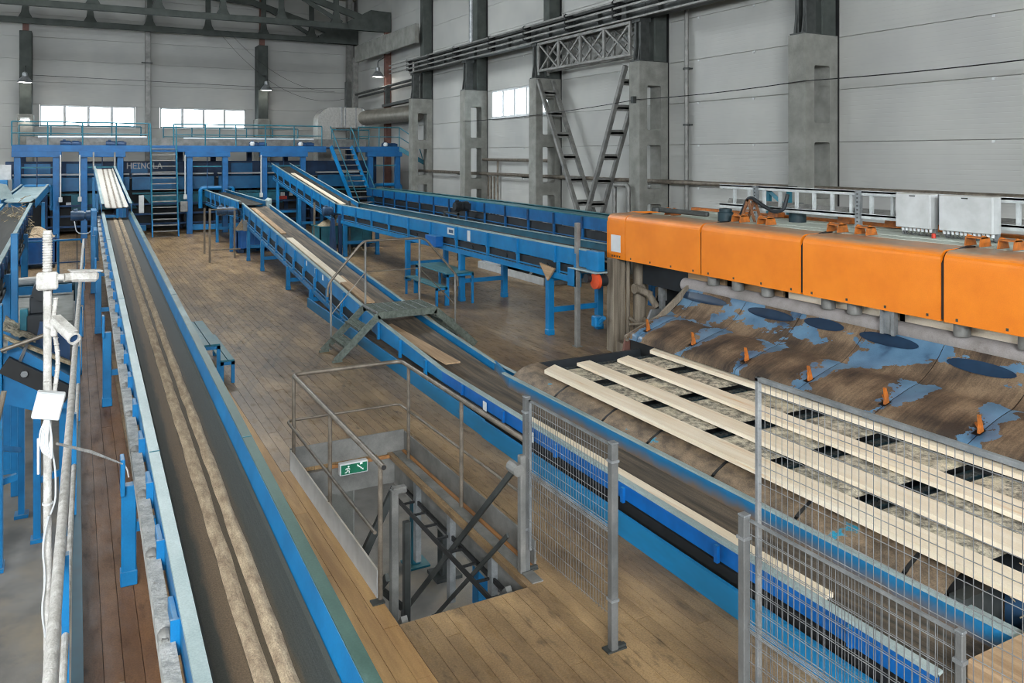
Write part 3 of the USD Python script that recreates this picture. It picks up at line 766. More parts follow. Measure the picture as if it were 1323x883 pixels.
part(t, 'hopper', MB().lathe([(.0, 0), (.14, 0), (.3, .35), (.3, .6), (0, .6)], (15.1, 31.7, 10.6), (0, 0, 1), 14), 'galv')
t = thing('vertical_pipes', 'cluster of thin pipes at the foot of the bright lit column', 'pipe', (15.1, 30.2, 0))
for y, h in ((30.45, 2.6), (30.2, 2.6), (29.9, 2.6), (29.6, 3.25)):
    part(t, 'pipe_run', MB().cyl((15.27, y, 0), (15.27, y, h), .045), 'pipe', smooth=30)
t = solo('pipe_stand', 'grey pipe stand standing at the foot of the V brace', 'frame', MB().tube(bend([(14.2, 19.9, 0), (14.2, 19.9, 2.6), (14.2, 19.2, 2.6), (14.2, 19.2, 0)], .12), .07, 10), 'steel', smooth=30)


def sag(p, q, dz, n=14):
    p, q = np.array(p, float), np.array(q, float)
    return [p + (q - p) * i / n - np.array([0, 0, dz * 4 * (i / n) * (1 - i / n)]) for i in range(n + 1)]


t = thing('wall_cable', 'thin dark cable strung along the right wall columns', 'cable', (14.3, 20, 5))
part(t, 'cable_run', MB().tube(sag((14.3, 3.0, 5.35), (14.3, 12.8, 5.15), .12) , .012, 6), 'black')
part(t, 'cable_run', MB().tube(sag((14.3, 12.8, 5.15), (14.3, 18.9, 5.1), .05), .012, 6), 'black')
part(t, 'cable_run', MB().tube(sag((14.3, 18.9, 5.1), (14.3, 30.9, 4.9), .1), .012, 6), 'black')
part(t, 'clamp', MB().box(14.22, 14.34, 19.0, 19.12, 5.0, 5.2), 'steel_dark')
t = thing('back_cable', 'thin dark cable strung across the back wall', 'cable', (4, 48.5, 7.5))
part(t, 'cable_run', MB().tube(sag((-2.0, 48.55, 7.62), (9.6, 48.55, 7.45), .0), .014, 6).tube(sag((9.6, 48.55, 7.45), (14.9, 48.55, 7.6), .05), .014, 6), 'black')
solo('loose_wire', 'thin drooping wire hanging from the truss down the right part of the back wall', 'wire', MB().tube(sag((7.6, 48.4, 10.6), (13.9, 48.7, 7.35), .9, 18), .009, 5), 'black')
solo('loose_wire', 'lower of two thin drooping wires on the right part of the back wall', 'wire', MB().tube(sag((7.2, 48.4, 10.4), (14.6, 48.8, 6.95), 1.35, 18), .009, 5), 'black')


def bell_lamp(p, label, arm, lit=True):
    x, y, z = p
    t = thing('bell_lamp', label, 'lamp', p)
    part(t, 'shade', MB().lathe([(.04, .55), (.12, .5), (.13, .32), (.2, .25), (.34, .06), (.37, 0), (.35, 0), (.31, .06), (.18, .22), (.02, .24)], p, (0, 0, 1), 20), 'galv', smooth=40)
    part(t, 'bulb', MB().lathe([(0, -.01), (.27, 0), (.27, .04), (0, .06)], p, (0, 0, 1), 16), 'lamp_glow')
    a = np.array(arm, float)
    part(t, 'bracket_arm', MB().tube(bend([(x, y, z + .52), (x, y, z + .85), tuple(a)], .15), .025, 8), 'steel_dark', smooth=30)
    l = UsdLux.SphereLight.Define(stage, t.path + '/lamp_light')
    l.AddTranslateOp().Set(Gf.Vec3d(0, 0, -.12)); l.CreateRadiusAttr(.1); l.CreateIntensityAttr(60); l.CreateColorAttr(Gf.Vec3f(1, .95, .85))


bell_lamp((-2.32, 48.3, 7.2), 'lit bell lamp on the left column of the back wall', (-2.32, 48.9, 8.1))
bell_lamp((9.75, 48.3, 7.25), 'lit bell lamp on the right column of the back wall', (9.68, 48.9, 8.15))
bell_lamp((14.5, 42.4, 7.75), 'lit bell lamp hanging at the far right wall', (15.05, 42.85, 8.9))
t = thing('wall_lamp', 'small glowing lamp low on the left column of the back wall', 'lamp', (-2.33, 48.45, 5.2))
part(t, 'housing', MB().box(-2.55, -2.1, 48.42, 48.6, 5.3, 5.42, .02), 'galv')
part(t, 'bulb', MB().lathe([(0, 0), (.2, .02), (.22, .1), (0, .14)], (-2.33, 48.4, 5.17), (0, 0, 1), 12), 'lamp_glow')

t = thing('air_duct', 'silver foil air duct with a rounded elbow and a round branch', 'duct', (12.8, 44.4, 4))
rr = .5
el = [(11.6, 3.0), (12.35, 3.0), (12.35, 5.0), (13.05, 5.0), (13.05, 6.1), (12.4, 6.1)] + [(12.4 - .8 * math.sin(a), 5.3 + .8 * math.cos(a)) for a in np.linspace(0.1, math.pi / 2, 8)]
part(t, 'elbow', MB().prism(el, 'y', 43.9, 44.9), 'foil')
part(t, 'box_section', MB().box(13.06, 14.1, 43.85, 44.95, 4.98, 6.12, .03), 'foil')
for x in (12.9, 13.1, 13.7, 14.05):
    part(t, 'seam_band', MB().box(x, x + .05, 43.82, 44.98, 4.95, 6.15), 'galv')
part(t, 'transition', MB().raw([(14.1, 43.9, 5.0), (14.1, 43.9, 6.1), (14.1, 44.9, 6.1), (14.1, 44.9, 5.0), (14.75, 43.55, 5.55)], [(0, 4, 1), (1, 4, 2), (2, 4, 3), (3, 4, 0), (0, 1, 2), (0, 2, 3)]), 'white')
part(t, 'round_branch', MB().cyl((14.2, 44.4, 5.55), (14.95, 37.8, 5.6), .42, 20), 'duct', smooth=30)
part(t, 'riser', MB().box(13.3, 13.62, 44.3, 44.6, 6.1, 7.6, .02), 'steel_dark')


# ================================================================== CONVEYORS
class Conveyor:
    """A trough conveyor along y. path: (y, x of the left outer side, z of the rim) from near to far."""

    def __init__(self, name, label, path, W, hp=.32, mat_='blue', rim='rim', belt='belt', rim_w=.07, belt_drop=.16, inner=None, rim2=None, hps=None, near_mat=None, belt_in=.02):
        self.P, self.W, self.hp = path, W, hp
        hps = hps or [hp] * len(path); self.hps = hps
        ym = sum(p[0] for p in path) / len(path)
        self.t = thing(name, label, 'conveyor', (path[0][1] + W / 2, ym, 0))
        P = path
        for side, nm in ((0, 'side_plate'), (1, 'side_plate')):
            xo = W if side else 0
            sgn = -1 if side else 1
            pl, fl = MB(), MB()
            for si, ((ya, xa, za), (yb, xb, zb)) in enumerate(zip(P, P[1:])):
                A0, A1 = xa + xo, xb + xo
                v = []
                for y, x, z, h_ in ((ya, A0, za, hps[si]), (yb, A1, zb, hps[si + 1])):
                    v += [(x, y, z - .012), (x + sgn * .012, y, z - .012), (x + sgn * .012, y, z - h_), (x, y, z - h_)]
                f = []
                for k in range(4):
                    a, b = k, (k + 1) % 4
                    f += [(a, b, b + 4), (a, b + 4, a + 4)]
                pl.raw(v, f + [(0, 2, 1), (0, 3, 2), (4, 5, 6), (4, 6, 7)])
                if near_mat and si == 0 and not side:
                    part(self.t, nm, pl, near_mat); pl = MB()
                v = []
                for y, x, z in ((ya, A0, za), (yb, A1, zb)):
                    x0, x1 = x - sgn * .004, x + sgn * rim_w
                    v += [(x0, y, z), (x1, y, z), (x1, y, z - .012), (x0, y, z - .03)]
                fl.raw(v, f + [(0, 2, 1), (0, 3, 2), (4, 5, 6), (4, 6, 7)])
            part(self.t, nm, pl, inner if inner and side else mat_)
            part(self.t, 'rim_flange', fl, (rim2 or rim) if side else rim)
        bl = MB()
        xs = [rim_w + belt_in, .16 * W, .5 * W, .84 * W, W - rim_w - belt_in]
        zs = [.03, -.0, -.012, 0, .03]
        for (ya, xa, za), (yb, xb, zb) in zip(P, P[1:]):
            bl.strip([(xa + q, ya, za - belt_drop + h) for q, h in zip(xs, zs)], [(xb + q, yb, zb - belt_drop + h) for q, h in zip(xs, zs)])
            bl.strip([(xb + q, yb, zb - belt_drop + h - .02) for q, h in zip(xs, zs)], [(xa + q, ya, za - belt_drop + h - .02) for q, h in zip(xs, zs)])
        part(self.t, 'belt', bl, belt)

    def at(self, y):
        P = self.P
        for (ya, xa, za), (yb, xb, zb) in zip(P, P[1:]):
            if ya <= y <= yb or (yb, xb, zb) == P[-1]:
                k = (y - ya) / (yb - ya)
                return xa + (xb - xa) * k, za + (zb - za) * k

    def ribs(self, ys, side=0, m='blue'):
        for y in ys:
            x, z = self.at(y); x += self.W if side else 0; s = 1 if side else -1
            part(self.t, 'side_rib', MB().box(x + s * .005, x + s * .045, y - .03, y + .03, z - self.hp - .02, z - .035), m)

    def rails(self, drop, y0, y1, ys, side=0, m='blue', w=.05, h=.09):
        x_off = self.W if side else 0
        mb = MB()
        cut = [y0] + [p[0] for p in self.P if y0 < p[0] < y1] + [y1]
        for a, b in zip(cut, cut[1:]):
            (xa, za), (xb, zb) = self.at(a), self.at(b)
            mb.bar((xa + x_off, a, za - drop), (xb + x_off, b, zb - drop), w, h)
        part(self.t, 'lower_rail', mb, m)
        mid = MB()
        for a, b in zip(cut, cut[1:]):
            (xa, za), (xb, zb) = self.at(a), self.at(b)
            mid.bar((xa + x_off, a, za - drop * .62 - self.hp * .4), (xb + x_off, b, zb - drop * .62 - self.hp * .4), .02, .025)
        part(self.t, 'guard_bar', mid, m)
        gp = MB()
        for a, b in zip(cut, cut[1:]):
            (xa, za), (xb, zb) = self.at(a), self.at(b)
            o = .06 if side == 0 else -.06
            gp.bar((xa + x_off + o, a, za - (self.hp + drop) / 2), (xb + x_off + o, b, zb - (self.hp + drop) / 2), .01, drop - self.hp - .06)
        part(self.t, 'guard_panel', gp, 'dark')
        for y in ys:
            x, z = self.at(y)
            part(self.t, 'rail_strut', MB().box(x + x_off - .025, x + x_off + .025, y - .035, y + .035, z - drop, z - self.hp), m)

    def rollers(self, ys, drop):
        for y in ys:
            x, z = self.at(y)
            part(self.t, 'return_roller', MB().cyl((x + .03, y, z - drop), (x + self.W - .03, y, z - drop), .045, 10), 'dark', smooth=30)

    def legs(self, ys, drop, floor=0, m='blue', cross=True, w=.11, spread=.0):
        for y in ys:
            x, z = self.at(y)
            zt = z - drop
            for xx in (x - .02 + (.07 if spread else 0), x + self.W + .02 + spread):
                part(self.t, 'leg', MB().box(xx - w / 2, xx + w / 2, y - w / 2, y + w / 2, floor + .1, zt, .008).box(xx - w / 2 - .008, xx + w / 2 + .008, y - w / 2 - .008, y + w / 2 + .008, floor, floor + .11, .008), m)
            if cross:
                part(self.t, 'cross_bar', MB().box(x, x + self.W + spread, y - .03, y + .03, floor + (zt - floor) * .42 - .05, floor + (zt - floor) * .42 + .05), m)
                part(self.t, 'cross_bar', MB().box(x, x + self.W + spread, y - .04, y + .04, zt - .1, zt), m)


def frange(a, b, s):
    out = []
    while a < b:
        out.append(a); a += s
    return out


def gearmotor(th, p, L=.45, r=.1, axis=(1, 0, 0), m='navy', name='gear_motor'):
    a = unit(axis); p = np.asarray(p, float)
    mb = MB().lathe([(0, 0), (r * .9, 0), (r, .03), (r, L * .55), (r * .75, L * .56), (r * .75, L * .62), (r * 1.05, L * .63), (r * 1.05, L), (0, L)], p, a, 14)
    for k in range(6):
        h = .05 + k * L * .07
        mb.lathe([(r, h), (r * 1.12, h), (r * 1.12, h + .012), (r, h + .012)], p, a, 14)
    q = p + a * L
    mb.box(q[0] - .09, q[0] + .09, q[1] - .09, q[1] + .09, q[2] - .12, q[2] + .1, .015)
    mb.box(p[0] + a[0] * L * .2 - .05, p[0] + a[0] * L * .2 + .06, p[1] - .05, p[1] + .05, p[2] + r * .9, p[2] + r + .06, .01)
    return part(th, name, mb, m, smooth=30)


# ---- left long conveyor with two sawdust ridges
def belt_material(name, edges):
    """Bands across the belt's width (sawdust deposits; on the feeder also painted sheen), broken by noise."""
    return usdkit.material(stage, '/World/Looks/' + name, {
        'g': ('geometry', {}), 'sx': ('separate_xyz', {}), 'mp': ('mapping', {'scale': (6, .5, 1)}), 'n': ('noise_texture', {'scale': 5, 'detail': 7, 'roughness': .65}),
        'na': ('math', {'math_type': 'multiply_add', 'value2': .09, 'value3': -.045}), 'yo': ('math', {'math_type': 'multiply', 'value2': -.0057}),
        'ad': ('math', {'math_type': 'add'}), 'ad2': ('math', {'math_type': 'add'}),
        'mr': ('map_range', {'from_min': .5, 'from_max': 1.3, 'clamp': True}), 'r': ('rgb_ramp', {'ramp': edges}),
        'nf': ('noise_texture', {'scale': 120, 'detail': 2}), 'rf': ('rgb_ramp', {'ramp': [(.3, (.72,) * 3), (.7, (1.25,) * 3)]}), 'xf': ('mix_color', {'blend_type': 'multiply', 'fac': 1.0}),
        'b': ('bump', {'strength': .6, 'distance': .01}), 'p': ('principled_bsdf', {'roughness': .75})},
        [('g.position', 'sx.vector'), ('g.position', 'mp.vector'), ('mp.vector', 'n.vector'), ('n.fac', 'na.value1'), ('sx.y', 'yo.value1'), ('sx.x', 'ad.value1'), ('yo.value', 'ad.value2'),
         ('ad.value', 'ad2.value1'), ('na.value', 'ad2.value2'), ('ad2.value', 'mr.value'), ('mr.result', 'r.fac'), ('g.position', 'nf.vector'), ('nf.fac', 'rf.fac'),
         ('r.color', 'xf.a'), ('rf.color', 'xf.b'), ('xf.result', 'p.base_color'), ('n.fac', 'b.height'), ('b.normal', 'p.normal')], surface='p.BSDF')


dk, br, ln = srgb('#3a3a33'), srgb('#645340'), srgb('#7d6a54')
M['belt1'] = belt_material('striped_sawdust_belt', [(0, srgb('#4a5a58')), (.08, srgb('#46534f')), (.12, dk), (.2, dk), (.25, br), (.33, br), (.36, srgb('#4c4030')), (.62, srgb('#4a4030')), (.66, dk), (.9, srgb('#343a38')), (1, srgb('#2f3a44'))])
lt = srgb('#c2bcb2')
M['belt2'] = belt_material('sheen_striped_belt', [(0, lt), (.22, lt), (.27, br), (.33, lt), (.42, lt), (.47, br), (.53, lt), (.6, lt), (.66, dk), (.72, lt), (.9, lt), (1, br)])  # pale bands put the daylight sheen into the belt colour
M['ridge'] = mat('packed_sawdust_ridge', srgb('#c0ac90'), srgb('#94806a'), 10, .95, stretch=(2, .6, 1), bump=.9, bscale=60, fine=.25)


def x1(y): return .50 + .0057 * (y - 4)


def z1f(y): return .80 + .041 * (y - 0)


c1 = Conveyor('long_conveyor', 'long belt conveyor at left carrying two pale sawdust ridges, rising toward the far blue machine',
              [(1.0, x1(1), z1f(1)), (9, x1(9), z1f(9)), (18, x1(18), z1f(18)), (26, x1(26), z1f(26))], .80, hp=.26, rim='rim', rim2='rim_green', belt='belt1', rim_w=.075, belt_drop=.19, inner='blue', belt_in=.035)
ln_ = MB()
for a, b in ((1.0, 9.0), (9.0, 18.0), (18.0, 26.0)):
    ln_.raw([(x1(a) + .722, a, z1f(a) - .012), (x1(b) + .722, b, z1f(b) - .012), (x1(b) + .69, b, z1f(b) - .19), (x1(a) + .69, a, z1f(a) - .19), (x1(a) + .735, a, z1f(a) - .012), (x1(b) + .735, b, z1f(b) - .012), (x1(b) + .705, b, z1f(b) - .2), (x1(a) + .705, a, z1f(a) - .2)], [(0, 1, 2), (0, 2, 3), (4, 6, 5), (4, 7, 6), (0, 4, 5), (0, 5, 1)])
part(c1.t, 'side_liner', ln_, 'blue')
for xo, w in ((.345, .05), (.475, .045)):
    def ridge(u, v, xo=xo, w=w):
        y = 1 + 25 * u; s = (v - .5) * 2
        k = 1 + .35 * (meshkit.noise(np.array([y * 3.0, xo * 10, s]), 3) - .5)
        return (x1(y) + xo + s * w * k, y, z1f(y) - .2 + .022 * max(0, 1 - s * s) * (0.7 + .6 * meshkit.noise(np.array([y * 8, s * 3, xo * 9]), 5)))
    part(c1.t, 'sawdust_ridge', MB().grid(ridge, 260, 6), 'ridge', smooth=True)
# stringer beam, roller brackets, legs on the left side
st = MB()
for a, b in ((1.0, 9.0), (9.0, 18.0), (18.0, 26.0)):
    st.bar((x1(a) - .065, a, z1f(a) - .24), (x1(b) - .065, b, z1f(b) - .24), .085, .1)
part(c1.t, 'stringer', st, 'dust_stringer', label='stringer beam caked with pale dust')
for i, y in enumerate(frange(3.1, 25.5, .95)):
    z = z1f(y)
    mb = MB().box(x1(y) - .035, x1(y) - .0, y - .16, y + .14, z - .26, z - .1, .006).box(x1(y) - .05, x1(y), y - .18, y - .16, z - .28, z - .08)
    bt = part(c1.t, 'roller_bracket', mb, 'blue')
    part(bt, 'bearing', MB().lathe([(0, 0), (.045, 0), (.05, .02), (.035, .05), (.02, .06), (0, .06)], (x1(y) - .05, y - .1, z - .2), (-1, 0, 0), 12).box(x1(y) - .09, x1(y) - .06, y - .16, y - .04, z - .215, z - .185), 'steel', smooth=30)
for y in (7.3, 12.6, 17.8, 23):
    x, z = x1(y), z1f(y)
    lg = MB().box(.32, .43, y - .05, y + .05, .11, z - .29, .008).box(.312, .438, y - .058, y + .058, 0, .12, .006).box(.312, .345, y - .11, y + .05, z - .35, z - .05, .006)
    part(c1.t, 'leg', lg, 'blue')
    part(c1.t, 'leg', MB().box(1.24, 1.35, y - .05, y + .05, 0, z - .25, .008), 'blue')
    part(c1.t, 'cross_bar', MB().box(.4, 1.28, y - .03, y + .03, .42, .5), 'blue')
for y in (2.0, 7.15, 13.4, 20.0):
    for xo in (.0, .725):
        part(c1.t, 'rim_joint', MB().bar((x1(y) + xo, y - .003, z1f(y) + .002), (x1(y) + xo + .078, y - .003, z1f(y) + .002), .012, .004), 'teal')
c1b = Conveyor('feeder_conveyor', 'steep upper belt conveyor dropping onto the far end of the long left conveyor',
               [(25.6, .62, 2.12), (36.4, .60, 3.05)], .78, hp=.26, belt='belt2', belt_drop=.12)
c1b.legs((30, 35), .3, w=.1)
gearmotor(c1b.t, (-.15, 26.3, 1.75), .62, .14)
part(c1b.t, 'cable_loop', MB().tube(bend([(-.05, 26.2, 1.6), (.0, 26.1, 1.25), (.35, 26.1, 1.25), (.42, 26.1, 1.5)], .2), .015, 6), 'white')
part(c1b.t, 'junction_box', MB().box(.4, .6, 25.9, 26.0, 1.45, 1.75, .01), 'white')
part(c1b.t, 'drive_frame', MB().box(.36, .5, 25.2, 26.3, .9, 1.95, .01).box(.36, .48, 25.2, 25.35, 0, .9), 'blue')
part(c1b.t, 'drive_frame', MB().box(.4, .5, 24.0, 25.1, .7, 1.5, .01), 'blue')
for xx in (.6, 1.36):
    part(c1b.t, 'end_post', MB().box(xx - .03, xx + .03, 36.3, 36.4, 2.9, 3.6), 'steel')

# ---- middle conveyor: climbs away from the cutting table
def xc(y): return 4.46 + .0255 * max(0, y - 6)


cm = Conveyor('incline_conveyor', 'blue trough conveyor passing under the step over bridge and climbing away to the top',
              [(3.0, xc(3), .45), (10.6, xc(10.6), .45), (13.4, xc(13.4), .60), (29.2, xc(29.2), 1.83)], .87, hp=.30, hps=[.17, .18, .3, .3], near_mat='blue_deep', belt='belt_dusty', rim_w=.05, belt_drop=.14)
cm.ribs(frange(11.2, 29, 1.15))
for y in frange(3.6, 11, 1.25):
    part(cm.t, 'side_rib', MB().box(xc(y) - .03, xc(y) - .002, y - .02, y + .02, .285, .42), 'blue_deep')
cm.rails(.62, 14.6, 28.8, frange(14.9, 28.8, 1.15))
cm.legs((15.9, 18.6, 21.2, 25.0, 27.6), .6, w=.1)
for a, b in ((3.0, 9.0), (9.0, 18.6)):
    part(cm.t, 'floor_kerb', MB().bar((xc(a) - .085, a, .105), (xc(b) - .1, b, .105), .03, .21), 'teal_worn')
part(cm.t, 'bed_box', MB().bar((xc(3) + .42, 3, .135), (xc(10.6) + .42, 10.6, .135), .86, .255), 'black')  # black box added in place of the shade in the gap above the kerb
part(cm.t, 'tail_plate', MB().prism([(xc(29.2) + .8, 1.6), (xc(29.2) + .9, 1.6), (xc(29.2) + .9, 1.98), (xc(29.2) + .8, 1.9)], 'y', 28.6, 29.3), 'rim')
for y in (17.6, 18.3, 19.2):
    x, z = cm.at(y)
    part(cm.t, 'sticker', MB().box(x - .006, x - .003, y - .09, y + .03, z - .18, z - .06), 'white')
for y in (9.15, 7.9):
    part(cm.t, 'sticker', MB().box(xc(y) - .006, xc(y) - .002, y - .05, y + .05, .27, .38), 'white')
cmb = Conveyor('outfeed_conveyor', 'short level blue conveyor feeding the far top end of the middle incline',
               [(29.0, 4.92, 1.9), (38.0, 5.0, 1.95)], .9, hp=.3, belt='belt', belt_drop=.14)
cmb.ribs(frange(29.5, 37, 1.3)); cmb.rails(.6, 29.2, 37.5, frange(29.5, 37, 1.3)); cmb.legs((30.5, 34), .6, w=.1)
gearmotor(cmb.t, (4.25, 29.3, 1.55), .55, .14)
part(cmb.t, 'switch_box', MB().box(4.8, 4.92, 27.4, 27.5, 1.0, 1.35, .01), 'steel')

# ---- right conveyor: slopes down from the far machine, then level to the orange trimmer
def xd(y): return 8.05 + .002 * (y - 12)


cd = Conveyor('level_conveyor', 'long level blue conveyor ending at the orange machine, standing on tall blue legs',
              [(12.1, xd(12.1), 1.80), (20, xd(20), 1.79), (28.3, xd(28.3), 1.77)], .92, hp=.33, belt='belt', rim_w=.05, belt_drop=.17, inner=mat('shaded_teal_paint', srgb('#1c566c'), srgb('#174657'), 3, .5))  # far plate darker: its shade is put into the paint colour
cd.ribs([13.2, 14.7, 16.1, 17.8, 19.4, 21, 22.6, 24.2, 25.8, 27.3]); cd.rails(.60, 12.7, 28, [13.1, 14.7, 16.1, 17.8, 19.4, 21, 22.6, 24.2, 25.8, 27.3], h=.11)
cd.rails(.52, 12.7, 28, [13.1, 16.1, 19.4, 22.6, 25.8], side=1, h=.08)
cd.rollers([13.6, 15.3, 17, 18.7, 20.5], .45)
cd.legs((13.5, 17.6, 21.2, 27.2), .65, w=.13, spread=.26)
part(cd.t, 'end_box', MB().box(8.02, 8.16, 11.72, 12.1, 1.45, 1.795, .006), 'blue')
part(cd.t, 'end_flange', MB().box(7.99, 8.02, 12.4, 12.46, 1.4, 1.7), 'blue')
part(cd.t, 'end_shelf', MB().box(7.94, 8.2, 11.7, 12.5, 1.42, 1.445), 'rim')
part(cd.t, 'tail_roller', MB().cyl((8.06, 11.9, 1.26), (8.13, 11.9, 1.26), .14, 22), 'orange_red', label='orange red end roller', smooth=30)
part(cd.t, 'roller_hub', MB().cyl((7.98, 12.05, 1.3), (8.06, 12.05, 1.3), .08, 14).cyl((8.13, 11.9, 1.26), (8.3, 11.9, 1.26), .1, 14), 'dark', smooth=30)
part(cd.t, 'end_bracket', MB().box(8.0, 8.12, 12.4, 12.7, 1.08, 1.42, .01), 'blue')
sg = part(cd.t, 'maker_sign', MB().box(xd(18.1) - .02, xd(18.1) - .008, 17.85, 18.3, 1.55, 1.71), 'white', label='small white sign')
part(sg, 'sign_mark', MB().box(xd(18.1) - .024, xd(18.1) - .02, 17.95, 18.2, 1.59, 1.67), 'navy')
part(cd.t, 'white_sticker', MB().box(xd(17.1) - .02, xd(17.1) - .008, 17.0, 17.14, 1.48, 1.73), 'white')
part(cd.t, 'blue_box', MB().box(xd(19) - .2, xd(19), 18.6, 19.3, 1.2, 1.46, .01), 'blue_deep')
cdb = Conveyor('downhill_conveyor', 'blue conveyor sloping down from the far machine with one brown board on its belt',
               [(28.0, 8.0, 1.80), (38.5, 7.98, 3.12)], .86, hp=.35, belt='belt', rim_w=.05, belt_drop=.17)
cdb.ribs(frange(28.7, 38, 1.2)); cdb.rails(.66, 28.2, 38, frange(28.7, 38, 1.2)); cdb.legs((33, 37), .7, w=.12)
gearmotor(cdb.t, (7.65, 28.3, 1.5), .55, .15)
part(cdb.t, 'drive_post', MB().box(8.0, 8.12, 27.5, 27.62, 0, 1.4), 'blue_dark')
part(cdb.t, 'drive_post', MB().prism([(27.2, 0), (27.9, 0), (27.65, 1.3), (27.5, 1.3)], 'x', 7.75, 7.85), 'blue_dark')
tri = MB().prism([(13.66, 1.39), (13.1, 1.34), (13.36, 1.08)], 'x', 7.96, 8.0)
solo('wooden_wedge', 'small triangular wooden wedge stuck on the leg of the level conveyor', 'wedge', tri, 'board_old')

# ---- far conveyor by the right wall
ce_ = Conveyor('wall_conveyor', 'deep blue conveyor running behind the others along the right wall',
               [(12.5, 11.75, 1.86), (24, 11.9, 1.93), (37, 12.1, 1.93)], .95, hp=.34, mat_='blue_mid', rim='teal', belt='teal', rim_w=.2, belt_drop=.03)
ce_.ribs(frange(13.5, 37, 1.5), m='blue_dark'); ce_.rails(.75, 13, 36, frange(13.5, 36, 1.5), m='blue_mid'); ce_.legs((15, 19, 24, 29, 34), .75, w=.12, m='blue_mid')
gearmotor(ce_.t, (11.2, 24.9, 1.75), .5, .16, m='dark')
part(ce_.t, 'drive_frame', MB().box(11.1, 11.16, 24.4, 25.6, .9, .96).box(11.1, 11.16, 24.4, 24.46, 0, 1.6).box(11.1, 11.16, 25.54, 25.6, 0, 1.6).box(11.1, 11.16, 24.4, 25.6, 1.5, 1.56), 'steel_dark')
part(ce_.t, 'sticker', MB().box(11.71, 11.716, 16.6, 16.72, 1.62, 1.74), 'white')

# ---- leftmost conveyor
cl = Conveyor('side_conveyor', 'dark belt conveyor at the far left edge sloping toward the camera',
              [(17.2, -2.15, 1.36), (30.0, -2.1, 1.96)], .86, hp=.3, belt='belt', belt_drop=.12, rim_w=.08)
cl.ribs(frange(17.6, 30, .9), side=1, m='blue_dark'); cl.rails(.7, 17.5, 29.8, frange(17.6, 30, .9), side=1, m='steel_dark')
cl.legs((19.4, 25.5), .4, floor=-3, w=.16)
clb = Conveyor('side_feeder', 'short blue conveyor section above the top of the far left conveyor',
               [(30.0, -2.1, 2.1), (36.5, -1.9, 2.35)], .95, hp=.3, belt='rim', belt_drop=.1)
clb.legs((33,), .4, floor=0)
part(clb.t, 'guide_plate', MB().prism([(-2.3, 2.1), (-1.75, 2.1), (-1.95, 2.55), (-2.2, 2.6)], 'y', 30.2, 30.25), 'rim')


# ================================================================== CUTTING TABLE, HOOD, ORANGE TRIMMER
TY0, TY1 = 3.35, 9.75
t = thing('infeed_table', 'dusty infeed table with a rounded brown apron and sawdust between its cross channels', 'table', (6.2, 6.6, 0))
# front band (wall of the trough)
part(t, 'front_band', MB().box(5.2, 5.23, 2.2, TY1, .16, .46, .004).bar((5.215, TY1, .31), (xc(10.62) + .86, 10.62, .31), .03, .3), 'band', label='blue band rubbed brown by the boards')
part(t, 'band_rim', MB().box(5.195, 5.25, 2.2, TY1 + .2, .455, .475), 'rim')
apr = [(5.25, .47), (5.33, .52), (5.42, .565), (5.52, .592), (5.66, .60)]
ys = [TY0 + .12, 3.80, 4.80, 5.80, 6.78, 7.60, 8.64, TY1]
for a, b in zip(ys, ys[1:]):
    def fn(u, v, a=a, b=b):
        k = u * (len(apr) - 1); i = min(int(k), len(apr) - 2); f = k - i
        x = apr[i][0] * (1 - f) + apr[i + 1][0] * f; z = apr[i][1] * (1 - f) + apr[i + 1][1] * f
        y = a + .018 + (b - a - .036) * v
        return (x, y, z + .012 * (meshkit.noise(np.array([x * 4, y * 2.2, 0.3]), 2) - .5) + (.006 if u > .1 else 0))
    g = MB().grid(fn, 12, 14)
    part(t, 'apron_plate', g, 'apron', smooth=True)
    # slot strip between the plates
bk = MB().prism([(5.25, .1), (5.25, .44), (5.42, .53), (5.66, .56), (5.66, .1)], 'y', TY0 + .1, TY1 - .02)
part(t, 'apron_core', bk, 'black')
for y in ys[1:-1]:
    part(t, 'slot_edge', MB().bar((5.27, y, .486), (5.42, y, .572), .03, .012).bar((5.42, y, .572), (5.52, y, .6), .03, .012), 'black')
part(t, 'table_frame', MB().box(5.7, 7.42, TY0 + .1, TY1 - .05, .3, .42).box(5.66, 7.4, TY1 - .05, TY1, .05, .6).box(5.66, 7.4, TY1, TY1 + .04, .0, .56), 'dark')
# bed plates with sawdust between dark chain channels
ch = [4.55, 5.52, 6.45, 7.55, 8.57, 9.45]
edges = [TY0 + .15] + [q for c in ch for q in (c - .13, c + .13)] + [TY1 - .06]
for a, b in zip(edges[::2], edges[1::2]):
    if b - a < .15: continue
    def bed(u, v, a=a, b=b):
        x, y = 5.66 + 1.74 * u, a + (b - a) * v
        e = min(v, 1 - v) * 2
        return (x, y, .575 + (.045 * meshkit.fbm(np.array([x * 5, y * 5, 1.1]), 4, 4)) * min(1, e * 4))
    part(t, 'bed_plate', MB().grid(bed, 34, 16), 'sawdust_grey', smooth=True)
for c in ch:
    mb = MB()
    for o in (-.07, 0.0, .07):
        mb.box(5.68, 7.4, c + o - .018, c + o + .018, .5, .545)
    part(t, 'chain_channel', mb, 'slot_dark')
    sp = MB()
    for k in range(24):
        sp.box(5.72 + k * .07, 5.76 + k * .07, c - .03, c + .03, .545, .56)
    part(t, 'chain', sp, 'steel_dark', kind='stuff')
part(t, 'end_motor', MB().box(5.75, 6.05, 3.05, 3.3, .1, .48, .02).box(5.72, 5.78, 3.0, 3.35, .05, .55), 'navy')
part(t, 'end_plate', MB().box(5.25, 5.7, TY0, TY0 + .1, .05, .5), 'steel_dark')


